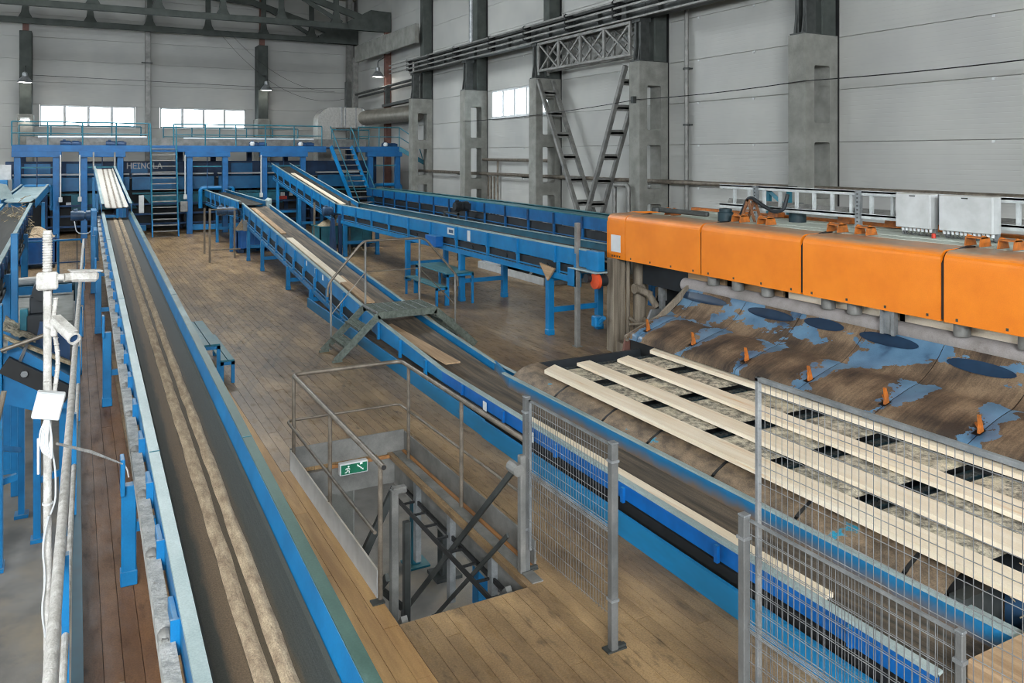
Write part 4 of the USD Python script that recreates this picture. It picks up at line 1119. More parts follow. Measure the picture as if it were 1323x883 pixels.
def board(name, label, pts, z, th, m='board', group=None):
    """A sawn board from its corner points in plan (quad), thickness th."""
    P = np.array(pts, float)
    lo = np.c_[P, np.full(4, z)]; hi = np.c_[P, np.full(4, z + th)]
    v = np.vstack([lo, hi])
    f = [(0, 2, 1), (0, 3, 2), (4, 5, 6), (4, 6, 7)] + [q for k in range(4) for q in ((k, (k + 1) % 4, (k + 1) % 4 + 4), (k, (k + 1) % 4 + 4, k + 4))]
    mm = trimesh.Trimesh(v, f); mm.fix_normals()
    return solo(name, label, 'board', MB().add(mm), m, group)


board('sawn_board', 'thick pale sawn board lying nearest the apron on the infeed table', [(5.41, 9.15), (5.35, 2.95), (5.62, 2.95), (5.67, 9.32)], .625, .05)
board('sawn_board', 'second pale sawn board from the apron on the infeed table', [(6.0, 9.28), (5.92, 3.2), (6.19, 3.2), (6.23, 9.31)], .625, .04)
board('sawn_board', 'third pale sawn board from the apron on the infeed table', [(6.6, 9.18), (6.5, 3.2), (6.8, 3.2), (6.86, 9.28)], .625, .04)
board('sawn_board', 'narrow pale board farthest back on the infeed table against the brown hood', [(7.26, 9.3), (7.3, 3.2), (7.43, 3.2), (7.4, 9.38)], .64, .05)
board('sawn_board', 'long pale board riding in the trough beside the infeed table', [(4.60, 8.35), (4.57, 3.95), (4.70, 3.95), (4.73, 8.35)], .375, .035)
board('sawn_board', 'brown board under the step over bridge on the middle conveyor', [(4.74, 14.4), (4.70, 10.75), (4.93, 10.75), (4.97, 14.4)], .46, .02, 'board_old')
# boards up the incline follow the belt
def incline_board(label, ya, yb, xo, w, m):
    (xa, za), (xb, zb) = cm.at(ya), cm.at(yb)
    mb = MB().bar((xa + xo, ya, za - .125), (xb + xo, yb, zb - .125), w, .03)
    return solo('sawn_board', label, 'board', mb, m)


incline_board('brown board on the middle conveyor just above the step over bridge', 15.2, 17.6, .34, .2, 'board_old')
incline_board('long tan board halfway up the middle conveyor', 17.0, 22.6, .3, .17, 'board')
incline_board('dull olive board near the top of the middle conveyor', 23.4, 28.6, .3, .15, 'board_old')
(xa, za), (xb, zb) = cdb.at(28.4), cdb.at(36)
solo('sawn_board', 'tan board riding down the sloping right conveyor', 'board', MB().bar((xa + .42, 28.4, za - .13), (xb + .42, 36, zb - .13), .18, .03), 'board')

# ---- hood
t = thing('sloping_hood', 'long sloping blue hood caked with brown sawdust between the infeed table and the orange covers', 'hood', (8, 7.2, .6))
hp = [(7.36, .72), (7.40, .79), (7.56, .85), (7.74, .905), (7.9, .955), (8.02, .985), (8.12, 1.005), (8.24, 1.07), (8.36, 1.15), (8.47, 1.25), (8.56, 1.36), (8.62, 1.42)]
hq = np.array(hp)
HY0, HY1 = 2.2, 10.0
hseg = [HY0] + [HOOD_Y0 - k * HOOD_P for k in range(7, -1, -1)] + [HY1]
hseg = sorted(y for y in set(hseg) if HY0 <= y <= HY1)
for a, b in zip(hseg, hseg[1:]):
    def hf(u, v, a=a, b=b):
        k = u * (len(hq) - 1); i = min(int(k), len(hq) - 2); f = k - i
        x, z = hq[i] * (1 - f) + hq[i + 1] * f
        y = a + .004 + (b - a - .008) * v
        # each plate sags between its finger slots
        z2 = z + .045 * math.sin(math.pi * v) ** .6 * math.sin(math.pi * min(1, u * 1.75)) - .012 + .006 * (meshkit.noise(np.array([x * 6, y * 3, 0]), 8) - .5)
        return (x, y, z2)
    part(t, 'hood_plate', MB().grid(hf, 24, 12), 'hood', smooth=50)
part(t, 'hood_core', MB().prism([(7.42, .3), (7.42, .70), (8.1, .88), (8.5, 1.16), (8.9, 1.2), (8.9, .3)], 'y', HY0, HY1 - .02), 'black')
part(t, 'end_rail', MB().bar((7.36, HY1 + .02, .70), (8.0, HY1 + .02, .95), .05, .09).bar((8.0, HY1 + .02, .95), (8.6, HY1 + .02, 1.38), .05, .09), 'wood_old')
part(t, 'red_brown_plate', MB().prism([(7.25, .02), (8.3, .02), (8.1, .9), (7.4, .72)], 'y', HY1 + .05, HY1 + .1), 'rust')
for k in range(-1, 7):
    y = HOOD_Y0 - k * HOOD_P
    if HY0 < y < HY1:
        part(t, 'slot', MB().raw([(7.5, y - .045, .845), (7.62, y - .045, .875), (7.62, y + .035, .875), (7.5, y + .035, .845)], [(0, 2, 1), (0, 3, 2), (0, 1, 2), (0, 2, 3)]), 'black')
        fg = [(7.53, .84), (7.60, .86), (7.585, .93), (7.55, 1.03), (7.525, 1.03), (7.54, .93)]
        part(t, 'stop_finger', MB().prism(fg, 'y', y - .03, y - .005).bar((7.57, y - .018, .86), (7.6, y + .05, .93), .02, .02), 'orange_old', label='orange stop finger')
for (y, s, u) in ((9.6, 1.3, .84), (8.2, 1.0, .84), (7.3, .75, .86), (6.35, .95, .85), (5.2, .9, .8)):  # dark blue ovals laid over the upper hood plates
    def patch(uu, vv, y=y, s=s, u=u):
        a = vv * 2 * math.pi; r = uu
        yy = y + r * .42 * s * math.cos(a); k = min(max(u + r * .05 * math.sin(a), 0), 1) * (len(hq) - 1); i = min(int(k), len(hq) - 2); f = k - i
        x, z = hq[i] * (1 - f) + hq[i + 1] * f
        return (x - .004, yy, z + .006)
    part(t, 'cover_plate', MB().grid(patch, 5, 24), 'navy_clean', label='dark blue oval patch', smooth=True)

# ---- orange trimmer
t = thing('orange_trimmer', 'long machine with orange covers above the brown hood, running along the right side', 'machine', (9.4, 7.5, 0))
cov = [(8.52, 1.66), (8.4, 1.66), (8.4, 2.30)] + [(8.52 - .12 * math.cos(a), 2.325 + .12 * math.sin(a)) for a in np.linspace(0.15, math.pi / 2 - .05, 7)] + [(8.96, 2.452), (8.96, 2.42), (8.53, 2.40), (8.44, 2.30), (8.44, 1.70), (8.52, 1.70)]
segs = [(11.98, 11.46), (11.44, 9.54), (9.5, 7.59), (7.545, 5.625), (5.58, 3.66), (3.615, 1.7)]
for i, (b, a) in enumerate(segs):
    part(t, 'orange_cover', MB().prism(cov, 'y', a, b), 'orange')
    part(t, 'cover_gap', MB().prism([(8.46, 1.68), (8.42, 1.68), (8.42, 2.3), (8.5, 2.42), (8.95, 2.47), (8.95, 2.4)], 'y', a - .06, a + .02), 'black')
    sc = MB()
    for y in np.linspace(a + .15, b - .15, 4): sc.box(8.392, 8.4, y - .012, y + .012, 1.69, 1.72)
    part(t, 'cover_screws', sc, 'steel_dark', kind='stuff')
part(t, 'label_plate', MB().box(8.39, 8.397, 11.58, 11.86, 1.78, 2.08), 'white', label='white label plate')
part(t, 'cover_end', MB().prism([(8.4, 1.66), (10.3, 1.66), (10.3, 2.44), (8.95, 2.46), (8.52, 2.42), (8.4, 2.3)], 'y', 11.97, 12.0), 'orange')
# top plates
for k, (xa, xb) in enumerate(((8.97, 9.28), (9.29, 9.6), (9.61, 9.92), (9.93, 10.24))):
    part(t, 'top_plate', MB().box(xa, xb, 1.7, 11.6, 2.42, 2.455 + .004 * (k % 2), .004), 'roofplate')
part(t, 'top_frame', MB().box(8.9, 10.35, 1.7, 11.9, 2.3, 2.415), 'steel_dark')
part(t, 'rear_cover', MB().box(10.26, 10.4, 1.7, 11.9, 1.7, 2.5, .01), 'orange_old')
part(t, 'core', MB().box(8.9, 10.26, 1.7, 11.6, 1.2, 2.3), 'dark')
for ys_ in (10.75, 9.15, 8.62, 7.36, 6.92, 5.45, 5.08, 3.5, 3.1):
    mb = MB()
    for o in (0, .17):
        mb.prism([(8.84, 2.47), (9.06, 2.47), (9.02, 2.57), (8.9, 2.6), (8.86, 2.56)], 'y', ys_ + o, ys_ + o + .012)
    mb.box(8.86, 9.0, ys_, ys_ + .18, 2.56, 2.575)
    part(t, 'hinge_bracket', mb, 'orange_old')
for ys_ in (9.6, 8.2, 7.4, 6.8):
    part(t, 'rear_hinge', MB().prism([(10.1, 2.47), (10.3, 2.47), (10.26, 2.56), (10.14, 2.58)], 'y', ys_, ys_ + .22), 'orange_old')
for y in (9.45, 8.93, 8.35, 7.3, 6.9, 5.5, 4.8, 4.2):
    part(t, 'press_cylinder', MB().lathe([(0, 0), (.085, 0), (.09, .02), (.09, .22), (0, .22)], (8.6, y, 1.5), (0, 0, 1), 16), 'steel', smooth=30)
part(t, 'clamp_block', MB().box(8.5, 8.58, 6.27, 6.43, 1.36, 1.66, .01).box(8.47, 8.5, 6.25, 6.29, 1.36, 1.66).box(8.47, 8.5, 6.4, 6.44, 1.36, 1.66), 'galv')
part(t, 'grey_beam', MB().cyl((8.68, 2, 1.40), (8.68, 10.2, 1.40), .11, 16), 'beam_dust', smooth=30)
for a, b in ((2, 4.1), (4.14, 6.3), (6.4, 8.1), (8.2, 9.0), (9.35, 10.2)):
    part(t, 'wooden_strip', MB().box(8.74, 8.78, a, b, 1.47, 1.64), 'board' if a < 8 else 'board_old')
# dust-covered end legs and mechanism
part(t, 'end_leg', MB().box(8.34, 8.5, 11.72, 11.92, 0, 1.66, .01).box(8.5, 8.62, 11.74, 11.9, 0, 1.66, .01).cyl((8.66, 11.72, 0), (8.66, 11.72, 1.66), .035, 8), 'wood_old')
part(t, 'end_leg', MB().cyl((8.98, 11.8, .2), (8.98, 11.8, 1.66), .12, 14), 'wood_old', smooth=30)
part(t, 'side_frame', MB().prism([(9.05, .3), (9.9, .3), (9.9, 1.66), (9.5, 1.66), (9.3, 1.5), (9.22, 1.1), (9.1, .9)], 'y', 11.4, 11.5), 'dark')
part(t, 'chain_guard', MB().prism([(8.62, .55), (8.8, .5), (8.98, .62), (8.95, .82), (8.75, .82)], 'y', 11.15, 11.2), 'galv')
part(t, 'lever', MB().prism([(8.98, 1.3), (9.25, 1.38), (9.5, 1.62), (9.25, 1.62)], 'y', 11.1, 11.15), 'steel')
part(t, 'bearing_arm', MB().cyl((8.78, 11.6, 1.12), (9.0, 11.5, 1.0), .07, 12).cyl((8.95, 11.5, 1.02), (9.05, 11.4, .8), .06, 12).lathe([(0, 0), (.09, 0), (.09, .06), (0, .06)], (8.76, 11.6, 1.12), (-1, 0, 0), 12), 'wood_old', smooth=30)
part(t, 'tie_rod', MB().cyl((8.6, 11.6, .62), (9.0, 11.4, .3), .03, 8).cyl((8.6, 11.6, .5), (8.95, 11.3, .55), .025, 8), 'wood_old', smooth=30)
part(t, 'valve', MB().lathe([(0, 0), (.05, 0), (.05, .12), (0, .12)], (9.12, 11.3, .78), (0, -1, 0), 12).box(9.05, 9.2, 11.3, 11.36, .92, 1.2).box(9.02, 9.08, 11.2, 11.3, .7, 1.3), 'galv')
part(t, 'green_panel', MB().box(9.1, 9.8, 11.55, 11.6, 1.3, 1.62), 'teal')
part(t, 'base_beam', MB().box(8.4, 10.2, 1.7, 11.9, 0, .2).box(8.9, 9.3, 10.2, 11.6, .2, .6), 'wood_old')
part(t, 'blue_valve', MB().box(8.12, 8.28, 11.95, 12.1, .42, .62, .02).cyl((8.2, 11.95, .5), (8.2, 11.8, .62), .04, 10), 'blue')
# drive parts on the roof
part(t, 'drive_arm', MB().box(8.72, 8.8, 9.75, 11.0, 2.52, 2.6, .02).lathe([(0, 0), (.1, 0), (.1, .06), (0, .06)], (8.76, 11.02, 2.53), (0, 0, 1), 14), 'steel_dark')
part(t, 'roof_motor', MB().lathe([(0, 0), (.12, 0), (.12, .14), (.1, .15), (.1, .2), (0, .21)], (9.0, 9.62, 2.45), (0, 0, 1), 18), 'slot_dark', smooth=30)
part(t, 'roof_motor', MB().lathe([(0, 0), (.13, 0), (.13, .2), (.11, .21), (.09, .3), (0, .31)], (9.85, 8.95, 2.45), (0, 0, 1), 18), 'slot_dark', smooth=30)
lad = MB()
for xx in (9.22, 9.36):
    lad.prism([(9.5, 2.455), (9.545, 2.455), (9.4, 2.8), (9.35, 2.8)], 'x', xx, xx + .02).prism([(9.2, 2.455), (9.245, 2.455), (9.4, 2.8), (9.35, 2.8)], 'x', xx, xx + .02)
lad.box(9.22, 9.38, 9.34, 9.41, 2.78, 2.8).box(9.22, 9.38, 9.3, 9.44, 2.62, 2.64)
part(t, 'arch_bracket', lad, 'rusty', label='rusty brown A shaped bracket')
part(t, 'hose', MB().tube(bend([(9.3, 9.62, 2.5), (9.3, 9.42, 2.86), (9.35, 9.2, 2.72), (9.4, 9.0, 2.62), (9.45, 8.85, 2.66), (9.5, 8.82, 2.9)], .18), .03, 8), 'dark', smooth=30)

# ---- cable ladder and cabinets on the trimmer
t = thing('cable_ladder', 'long galvanised cable ladder standing on edge above the orange covers', 'cable tray', (9.7, 6, 2.45))
for z in (2.98, 2.66):
    part(t, 'side_rail', MB().box(9.64, 9.72, 1.8, 10.45, z - .012, z + .012).box(9.64, 9.65, 1.8, 10.45, z - .05, z + .02), 'zinc')
for y in frange(2.2, 10.4, .33):
    part(t, 'rung', MB().box(9.65, 9.69, y - .022, y + .022, 2.66, 2.98), 'zinc')
for y in (9.6, 7.66, 5.0):
    pm = MB().box(9.6, 9.66, y - .04, y + .04, 2.455, 3.0)
    pt = part(t, 'support_post', pm, 'galv')
    hs = MB()
    for k in range(9): hs.box(9.596, 9.6, y - .012, y + .012, 2.5 + k * .055, 2.52 + k * .055)
    part(pt, 'punched_holes', hs, 'steel_dark', kind='stuff')
cb = MB()
for k in range(5):
    cb.tube(sag((9.69 + .008 * k, 1.8, 2.70 + .014 * k), (9.69 + .008 * k, 10.3, 2.70 + .014 * k), .02, 20), .011, 6)
part(t, 'cables', cb, 'steel', kind='stuff')


def cabinet(y0, y1, label):
    t = thing('junction_cabinet', label, 'cabinet', (9.5, (y0 + y1) / 2, 2.55))
    part(t, 'body', MB().box(9.44, 9.6, y0, y1, 2.56, 3.0, .008), 'cabinet')
    part(t, 'door', MB().box(9.42, 9.438, y0 + .006, y1 - .006, 2.566, 2.994, .004), 'cabinet')
    part(t, 'hinge_label', MB().box(9.416, 9.42, (y0 + y1) / 2 - .04, (y0 + y1) / 2 + .04, 2.965, 2.98), 'steel_dark')
    for yy in (y0 + .03, y1 - .03):
        part(t, 'mounting_foot', MB().box(9.55, 9.6, yy - .02, yy + .02, 2.455, 2.57), 'galv')
    n = int((y1 - y0) / .055)
    for k in range(n):
        yy = y0 + .04 + k * .055
        part(t, 'cable_gland', MB().lathe([(0, 0), (.016, 0), (.02, .02), (.02, .045), (0, .045)], (9.5, yy, 2.515), (0, 0, 1), 8), 'white')
    cbm = MB()
    for k in range(n):
        yy = y0 + .04 + k * .055
        cbm.tube(bend([(9.5, yy, 2.52), (9.5, yy - .02, 2.475), (9.56, yy - .08 - .03 * (k % 3), 2.475)], .03, 4), .008, 6)
    part(t, 'cable_tails', cbm, 'steel_dark', kind='stuff')


cabinet(6.45, 6.93, 'smaller grey junction cabinet on the cable ladder above the orange covers')
cabinet(5.66, 6.33, 'larger grey junction cabinet on the cable ladder above the orange covers')
t = thing('red_button', 'tiny red push button on the roof between the two cabinets', 'button', (9.4, 6.38, 2.455))
part(t, 'cap', MB().lathe([(0, 0), (.025, 0), (.025, .05), (.018, .06), (0, .06)], (9.4, 6.38, 2.46), (0, 0, 1), 12), 'red')
t = thing('wall_shelf', 'dark shelf with a teal brace seen behind the cable ladder', 'shelf', (12.5, 11.5, 0))
part(t, 'shelf_top', MB().box(12.4, 13.2, 12.0, 12.3, 2.76, 2.84), 'steel_dark')
part(t, 'brace', MB().bar((12.6, 12.2, 2.75), (13.1, 11.6, 2.0), .07, .07).box(13.08, 13.16, 12.1, 12.18, 0, 2.76).box(12.6, 12.68, 12.2, 12.28, 0, 2.75), 'teal')


# ================================================================== STAIR OPENING, RAILINGS, FENCES
HX0, HX1, HY0_, HY1_ = HOLE
t = thing('stair_opening', 'rectangular stair opening in the plank deck edged with grey kerb plates', 'opening', (2.7, 7.4, -.3))
part(t, 'kerb_plate', MB().box(2.085, 2.1, 6.12, 9.07, -.02, .22), 'cabinet', label='pale grey kerb plate nearest the long conveyor')
part(t, 'kerb_plate', MB().box(2.085, 3.42, 9.06, 9.075, -.02, .24), 'steel')
part(t, 'kerb_plate', MB().box(3.42, 3.435, 5.95, 9.07, -.02, .22), 'steel')
part(t, 'edge_beam', MB().box(2.085, 3.4, 9.0, 9.055, -.34, -.05), 'steel')
part(t, 'edge_beam', MB().box(3.28, 3.299, 5.72, 9.0, -.36, -.01), 'steel')
part(t, 'edge_beam', MB().box(2.101, 2.12, 5.7, 9.0, -.36, -.02), 'steel')
part(t, 'edge_beam', MB().box(2.12, 3.28, 5.701, 5.715, -.36, -.01), 'steel')
part(t, 'wood_edge', MB().box(3.375, 3.41, 5.95, 9.0, .0, .025, .004), 'wood_strip')
part(t, 'ledge_plate', MB().box(3.27, 3.372, 5.72, 9.04, -.004, .008), 'steel')
part(t, 'wood_edge', MB().box(2.5, 3.28, 8.98, 8.999, -.04, -.003), 'wood_strip')
for y in (6.4, 7.3, 8.2):
    part(t, 'wall_stud', MB().box(3.22, 3.28, y - .04, y + .04, -.9, -.05), 'galv')
part(t, 'ledge_pipe', MB().cyl((3.46, 6.0, .03), (3.46, 9.0, .03), .016, 8), 'pipe')
t = thing('exit_sign', 'green exit sign with a white running figure on the far edge of the stair opening', 'sign', (2.76, 8.9, -.12))
part(t, 'sign_box', MB().box(2.60, 2.93, 8.9, 8.98, -.115, .02, .008), 'white')
part(t, 'sign_face', MB().box(2.615, 2.915, 8.896, 8.9, -.1, .005), 'green')
man = MB()
mx, mz = 2.69, -.05
def stroke(p, q, w=.012): man.bar((mx + p[0], 8.893, mz + p[1]), (mx + q[0], 8.893, mz + q[1]), .005, w, (0, 1, 0) if False else (0, 0, 1))
man.lathe([(0, 0), (.011, 0), (.011, .005), (0, .005)], (mx + .008, 8.896, mz + .034), (0, -1, 0), 10)
for p, q in (((.004, .02), (-.004, -.008)), ((-.004, -.008), (.018, -.016)), ((.018, -.016), (.014, -.038)), ((-.004, -.008), (-.014, -.028)), ((-.014, -.028), (-.034, -.03)), ((.004, .016), (.024, .004)), ((.004, .016), (-.018, .014)), ((-.018, .014), (-.026, .0))):
    man.bar((mx + p[0], 8.893, mz + p[1]), (mx + q[0], 8.893, mz + q[1]), .005, .01, (0, 0, 1))
part(t, 'running_figure', man, 'sign_glow')
ar = MB()
for k in range(4):
    ar.box(2.80 + k * .018, 2.816 + k * .018, 8.891, 8.896, -.03 - k * .014, -.018 - k * .014)
ar.bar((2.80, 8.893, -.01), (2.87, 8.893, -.075), .005, .008, (0, 0, 1)); ar.bar((2.83, 8.893, -.005), (2.86, 8.893, .0), .005, .02, (0, 0, 1))
part(t, 'stair_symbol', ar, 'sign_glow')

t = thing('stair_railing', 'grey pipe railing around three sides of the stair opening', 'railing', (2.7, 7.4, 0))
RT = 1.07
part(t, 'top_rail', MB().tube(bend([(2.10, 6.0, RT), (2.10, 9.0, RT), (3.36, 9.0, RT), (3.36, 5.96, RT)], .1), .024, 12), 'pipe', smooth=40)
part(t, 'rail_opening', MB().lathe([(0, 0), (.02, 0), (.02, .002), (0, .002)], (2.10, 5.999, RT), (0, -1, 0), 12), 'black')
part(t, 'mid_rail', MB().tube(bend([(2.05, 6.06, .55), (2.05, 9.06, .55), (3.36, 9.06, .55), (3.41, 6.15, .55)], .08), .014, 10), 'pipe', smooth=40)
for (x, y) in ((2.11, 9.0), (2.11, 7.55), (2.10, 6.08), (3.36, 8.75), (3.36, 7.3)):
    part(t, 'railing_post', MB().cyl((x, y, -.02 if x < 3 else .0), (x, y, RT - .01), .02, 10), 'pipe', smooth=30)
part(t, 'post_foot', MB().box(2.02, 2.12, 6.02, 6.1, 0, .012), 'steel_dark')

t = thing('stairs', 'steel stairs with flat bar handrails going down through the opening', 'stairs', (2.7, 7, -3))
for x in (2.2, 3.1):
    part(t, 'stringer', MB().bar((x, 5.75, -.1), (x, 8.5, -2.95), .05, .22), 'steel')
for k in range(12):
    f = (k + .7) / 12.5
    part(t, 'tread', MB().box(2.24, 3.06, 5.75 + 2.75 * f - .1, 5.75 + 2.75 * f + .12, -.1 - 2.85 * f - .02, -.1 - 2.85 * f + .02), 'grating')
part(t, 'handrail', MB().bar((3.20, 5.86, .93), (3.20, 8.5, -1.6), .022, .05), 'steel_dark')
part(t, 'handrail', MB().bar((3.19, 6.0, .30), (3.19, 7.6, -1.2), .02, .035), 'steel_dark')
part(t, 'handrail', MB().bar((2.2, 6.2, .1), (2.2, 8.9, -2.4), .03, .06), 'steel_dark')
part(t, 'rail_knuckle', MB().cyl((3.2, 5.82, .9), (3.2, 5.96, .9), .05, 10), 'steel')
for (x, y, zt) in ((3.20, 8.45, -1.55), (3.19, 7.55, -1.15), (2.62, 7.2, .36), (3.05, 8.0, -.35)):
    part(t, 'stair_post', MB().box(x - .035, x + .035, y - .035, y + .035, -3, zt, .005), 'steel_dark' if zt < 0 else 'steel')
part(t, 'lower_brace', MB().bar((2.62, 7.22, .34), (2.15, 7.22, -.55), .04, .07).bar((2.66, 7.3, .34), (2.28, 7.3, -.35), .04, .05), 'steel_dark')
part(t, 'lower_brace', MB().bar((3.25, 8.5, -1.6), (2.85, 9.4, -1.35), .04, .07), 'steel_dark')
part(t, 'brace_cap', MB().box(2.6, 2.74, 7.16, 7.24, .32, .38, .01), 'steel')
t = thing('cable_tray', 'narrow black ladder tray slung under the right edge of the stair opening', 'cable tray', (3.05, 7.4, -.3))
for xx in (3.08, 3.245):
    part(t, 'tray_rail', MB().bar((xx, 8.6, -.26), (xx, 5.95, -.26), .02, .045), 'black')
for k in range(9):
    part(t, 'tray_rung', MB().box(3.08, 3.245, 6.1 + k * .3, 6.12 + k * .3, -.27, -.25), 'black')
# things on the lower floor seen through the opening
t = thing('lower_blue_frame', 'teal blue steel leg and bar on the lower floor seen through the stair opening', 'frame', (4.7, 12, -3))
part(t, 'frame_leg', MB().box(4.66, 4.8, 11.95, 12.09, -3, -.25, .01).box(4.55, 4.92, 11.85, 12.2, -3, -2.97), 'teal')
part(t, 'frame_bar', MB().box(2.9, 4.7, 12.0, 12.08, -1.55, -1.43), 'teal')
part(t, 'frame_leg', MB().box(5.05, 5.35, 10.4, 10.6, -3, -.25, .01), 'blue')
solo('lower_column', 'grey steel column with a foot plate on the lower floor', 'column', MB().box(4.92, 5.1, 11.4, 11.58, -3, -.25, .01).box(4.8, 5.22, 11.3, 11.7, -3, -2.95), 'steel_dark')
solo('lower_column', 'broad pale concrete column below the left side of the stair opening', 'column', MB().box(3.2, 3.55, 11.4, 11.7, -3, -.25, .02), 'concrete')


def wire_panel(th, x, y0, y1, z0, z1, pitch=.038):
    v = MB()
    k = y0 + .02
    while k < y1 - .01:
        v.tube([(x, k, z0), (x, k, z1)], .0023, 4, cap=False); k += pitch
    part(th, 'vertical_wires', v, 'wire', kind='stuff')
    h = MB()
    z = z0 + .02
    while z < z1:
        h.tube([(x - .004, y0, z), (x - .004, y1, z)], .0024, 4, cap=False); z += .1025
    part(th, 'horizontal_wires', h, 'galv', kind='stuff')


def fence_post(th, x, y, zt, w=.05, d=.05):
    p = part(th, 'fence_post', MB().box(x - w / 2, x + w / 2, y - d / 2, y + d / 2, 0, zt, .004), 'post')
    part(p, 'foot_plate', MB().box(x - .06, x + .1, y - .03, y + .05, 0, .012).box(x + .02, x + .1, y - .02, y + .01, .012, .03), 'steel_dark')
    part(p, 'post_cap', MB().box(x - w / 2 - .002, x + w / 2 + .002, y - d / 2 - .002, y + d / 2 + .002, zt, zt + .012, .003), 'galv')
    for z in (.35, zt - .13):
        part(p, 'clip', MB().box(x - w / 2 - .005, x + w / 2 + .006, y - d / 2 - .004, y + d / 2 + .008, z, z + .018), 'galv')
    return p


t = thing('mesh_fence', 'short wire mesh fence panel between two grey posts beside the stair opening', 'fence', (3.33, 5.3, 0))
fence_post(t, 3.335, 4.69, 1.46, .055, .055); fence_post(t, 3.33, 5.93, 1.46, .05, .05)
part(t, 'stair_post', MB().box(3.26, 3.31, 5.9, 5.96, 0, .98, .004), 'steel')
wire_panel(t, 3.335, 4.73, 5.9, .22, 1.45)
part(t, 'panel_frame', MB().box(3.325, 3.345, 5.86, 5.885, .2, 1.45).box(3.325, 3.345, 4.73, 5.88, 1.435, 1.45), 'galv')
fold = MB()
for k in range(6): fold.tube([(3.335 - .012 * math.sin(k * math.pi / 5), 4.73, .81 + k * .014), (3.335 - .012 * math.sin(k * math.pi / 5), 5.9, .81 + k * .014)], .0032, 4)
part(t, 'panel_fold', fold, 'galv')
t = thing('mesh_fence', 'low wire mesh fence panel at the right with a short end post', 'fence', (3.33, 2.8, 0))
fence_post(t, 3.32, 3.40, 1.46, .05, .05); fence_post(t, 3.335, 2.14, 1.45, .03, .035)
wire_panel(t, 3.335, 2.16, 3.37, .22, 1.45)
part(t, 'panel_frame', MB().box(3.328, 3.342, 2.16, 3.37, 1.435, 1.45), 'galv')
fold = MB()
for k in range(6): fold.tube([(3.335 - .012 * math.sin(k * math.pi / 5), 2.16, .81 + k * .014), (3.335 - .012 * math.sin(k * math.pi / 5), 3.37, .81 + k * .014)], .0032, 4)
part(t, 'panel_fold', fold, 'galv')
t = thing('tall_mesh_panel', 'tall framed wire mesh panel at the right front of the infeed table', 'fence', (3.37, 2.2, 0))
wire_panel(t, 3.375, .9, 3.35, .1, 2.23, .041)
part(t, 'panel_frame', MB().box(3.36, 3.39, 3.335, 3.36, 0, 2.25, .003).box(3.36, 3.39, .9, 3.36, 2.225, 2.25, .003).box(3.36, 3.39, .88, .91, 0, 2.25, .003).box(3.36, 3.39, .9, 3.36, .08, .1), 'galv')

# ================================================================== STEP-OVER BRIDGE, BENCHES, BINS, POSTS
t = thing('step_over_bridge', 'grey steel step over bridge with grating treads and pipe rails crossing the middle conveyor', 'bridge', (5.1, 13.8, 0))
PX0, PX1, PY0, PY1, PZ = 4.58, 5.68, 13.4, 14.2, .78
for k in range(6):
    a = PX0 + (PX1 - PX0) * k / 6
    b = a + (PX1 - PX0) / 6 - .012
    g = MB()
    for q in range(14):
        yy = PY0 + .02 + q * (PY1 - PY0 - .04) / 13
        g.box(a, b, yy - .006, yy + .006, PZ - .03, PZ)
    for q in range(6):
        xx = a + (b - a) * q / 5
        g.box(xx - .004, xx + .004, PY0, PY1, PZ - .028, PZ - .003)
    part(t, 'deck_grating', g, 'grating')
for k in range(7):
    xx = PX0 + (PX1 - PX0) * k / 6 - .006
    part(t, 'grating_edge', MB().box(xx - .008, xx + .008, PY0, PY1, PZ - .03, PZ + .004), 'galv')
part(t, 'deck_frame', MB().box(PX0, PX1, PY0 - .02, PY0, PZ - .12, PZ).box(PX0, PX1, PY1, PY1 + .02, PZ - .12, PZ), 'grating')
for yy in (PY0 - .01, PY1 + .01):
    part(t, 'stair_stringer', MB().bar((PX0 + .02, yy, PZ - .06), (3.84, yy, .02), .02, .12, (0, 0, 1)).box(3.78, 3.95, yy - .02, yy + .02, 0, .03), 'grating')
    part(t, 'stair_stringer', MB().bar((PX1 - .02, yy, PZ - .06), (6.45, yy, .02), .02, .12, (0, 0, 1)), 'grating')
for x, z in ((4.36, .52), (4.1, .26), (5.92, .52), (6.18, .26)):
    g = MB()
    for q in range(12):
        yy = PY0 + .02 + q * (PY1 - PY0 - .04) / 11
        g.box(x - .12, x + .12, yy - .005, yy + .005, z - .025, z)
    g.box(x - .12, x - .112, PY0, PY1, z - .04, z).box(x + .112, x + .12, PY0, PY1, z - .04, z).box(x - .004, x + .004, PY0, PY1, z - .02, z - .002)
    part(t, 'tread', g, 'grating')
part(t, 'tie_bar', MB().box(3.95, 3.98, PY0, PY1, .1, .14), 'pipe')
YR = 14.32
part(t, 'handrail', MB().tube(bend([(3.96, YR, .95), (3.97, YR, 1.18), (4.62, YR, 1.92), (5.82, YR, 1.92), (6.5, YR, 1.15), (6.52, YR, .95)], .12), .022, 10), 'pipe', smooth=40)
for x, z0, z1 in ((4.02, 0, 1.22), (4.66, .7, 1.9), (5.72, .7, 1.9), (6.46, 0, 1.2)):
    part(t, 'rail_post', MB().cyl((x, YR, z0), (x, YR, z1), .02, 10), 'steel', smooth=30)
part(t, 'knee_rail', MB().tube(bend([(4.02, YR, .62), (4.66, YR, 1.35), (5.72, YR, 1.35), (6.46, YR, .6)], .05), .01, 8), 'pipe', smooth=40)


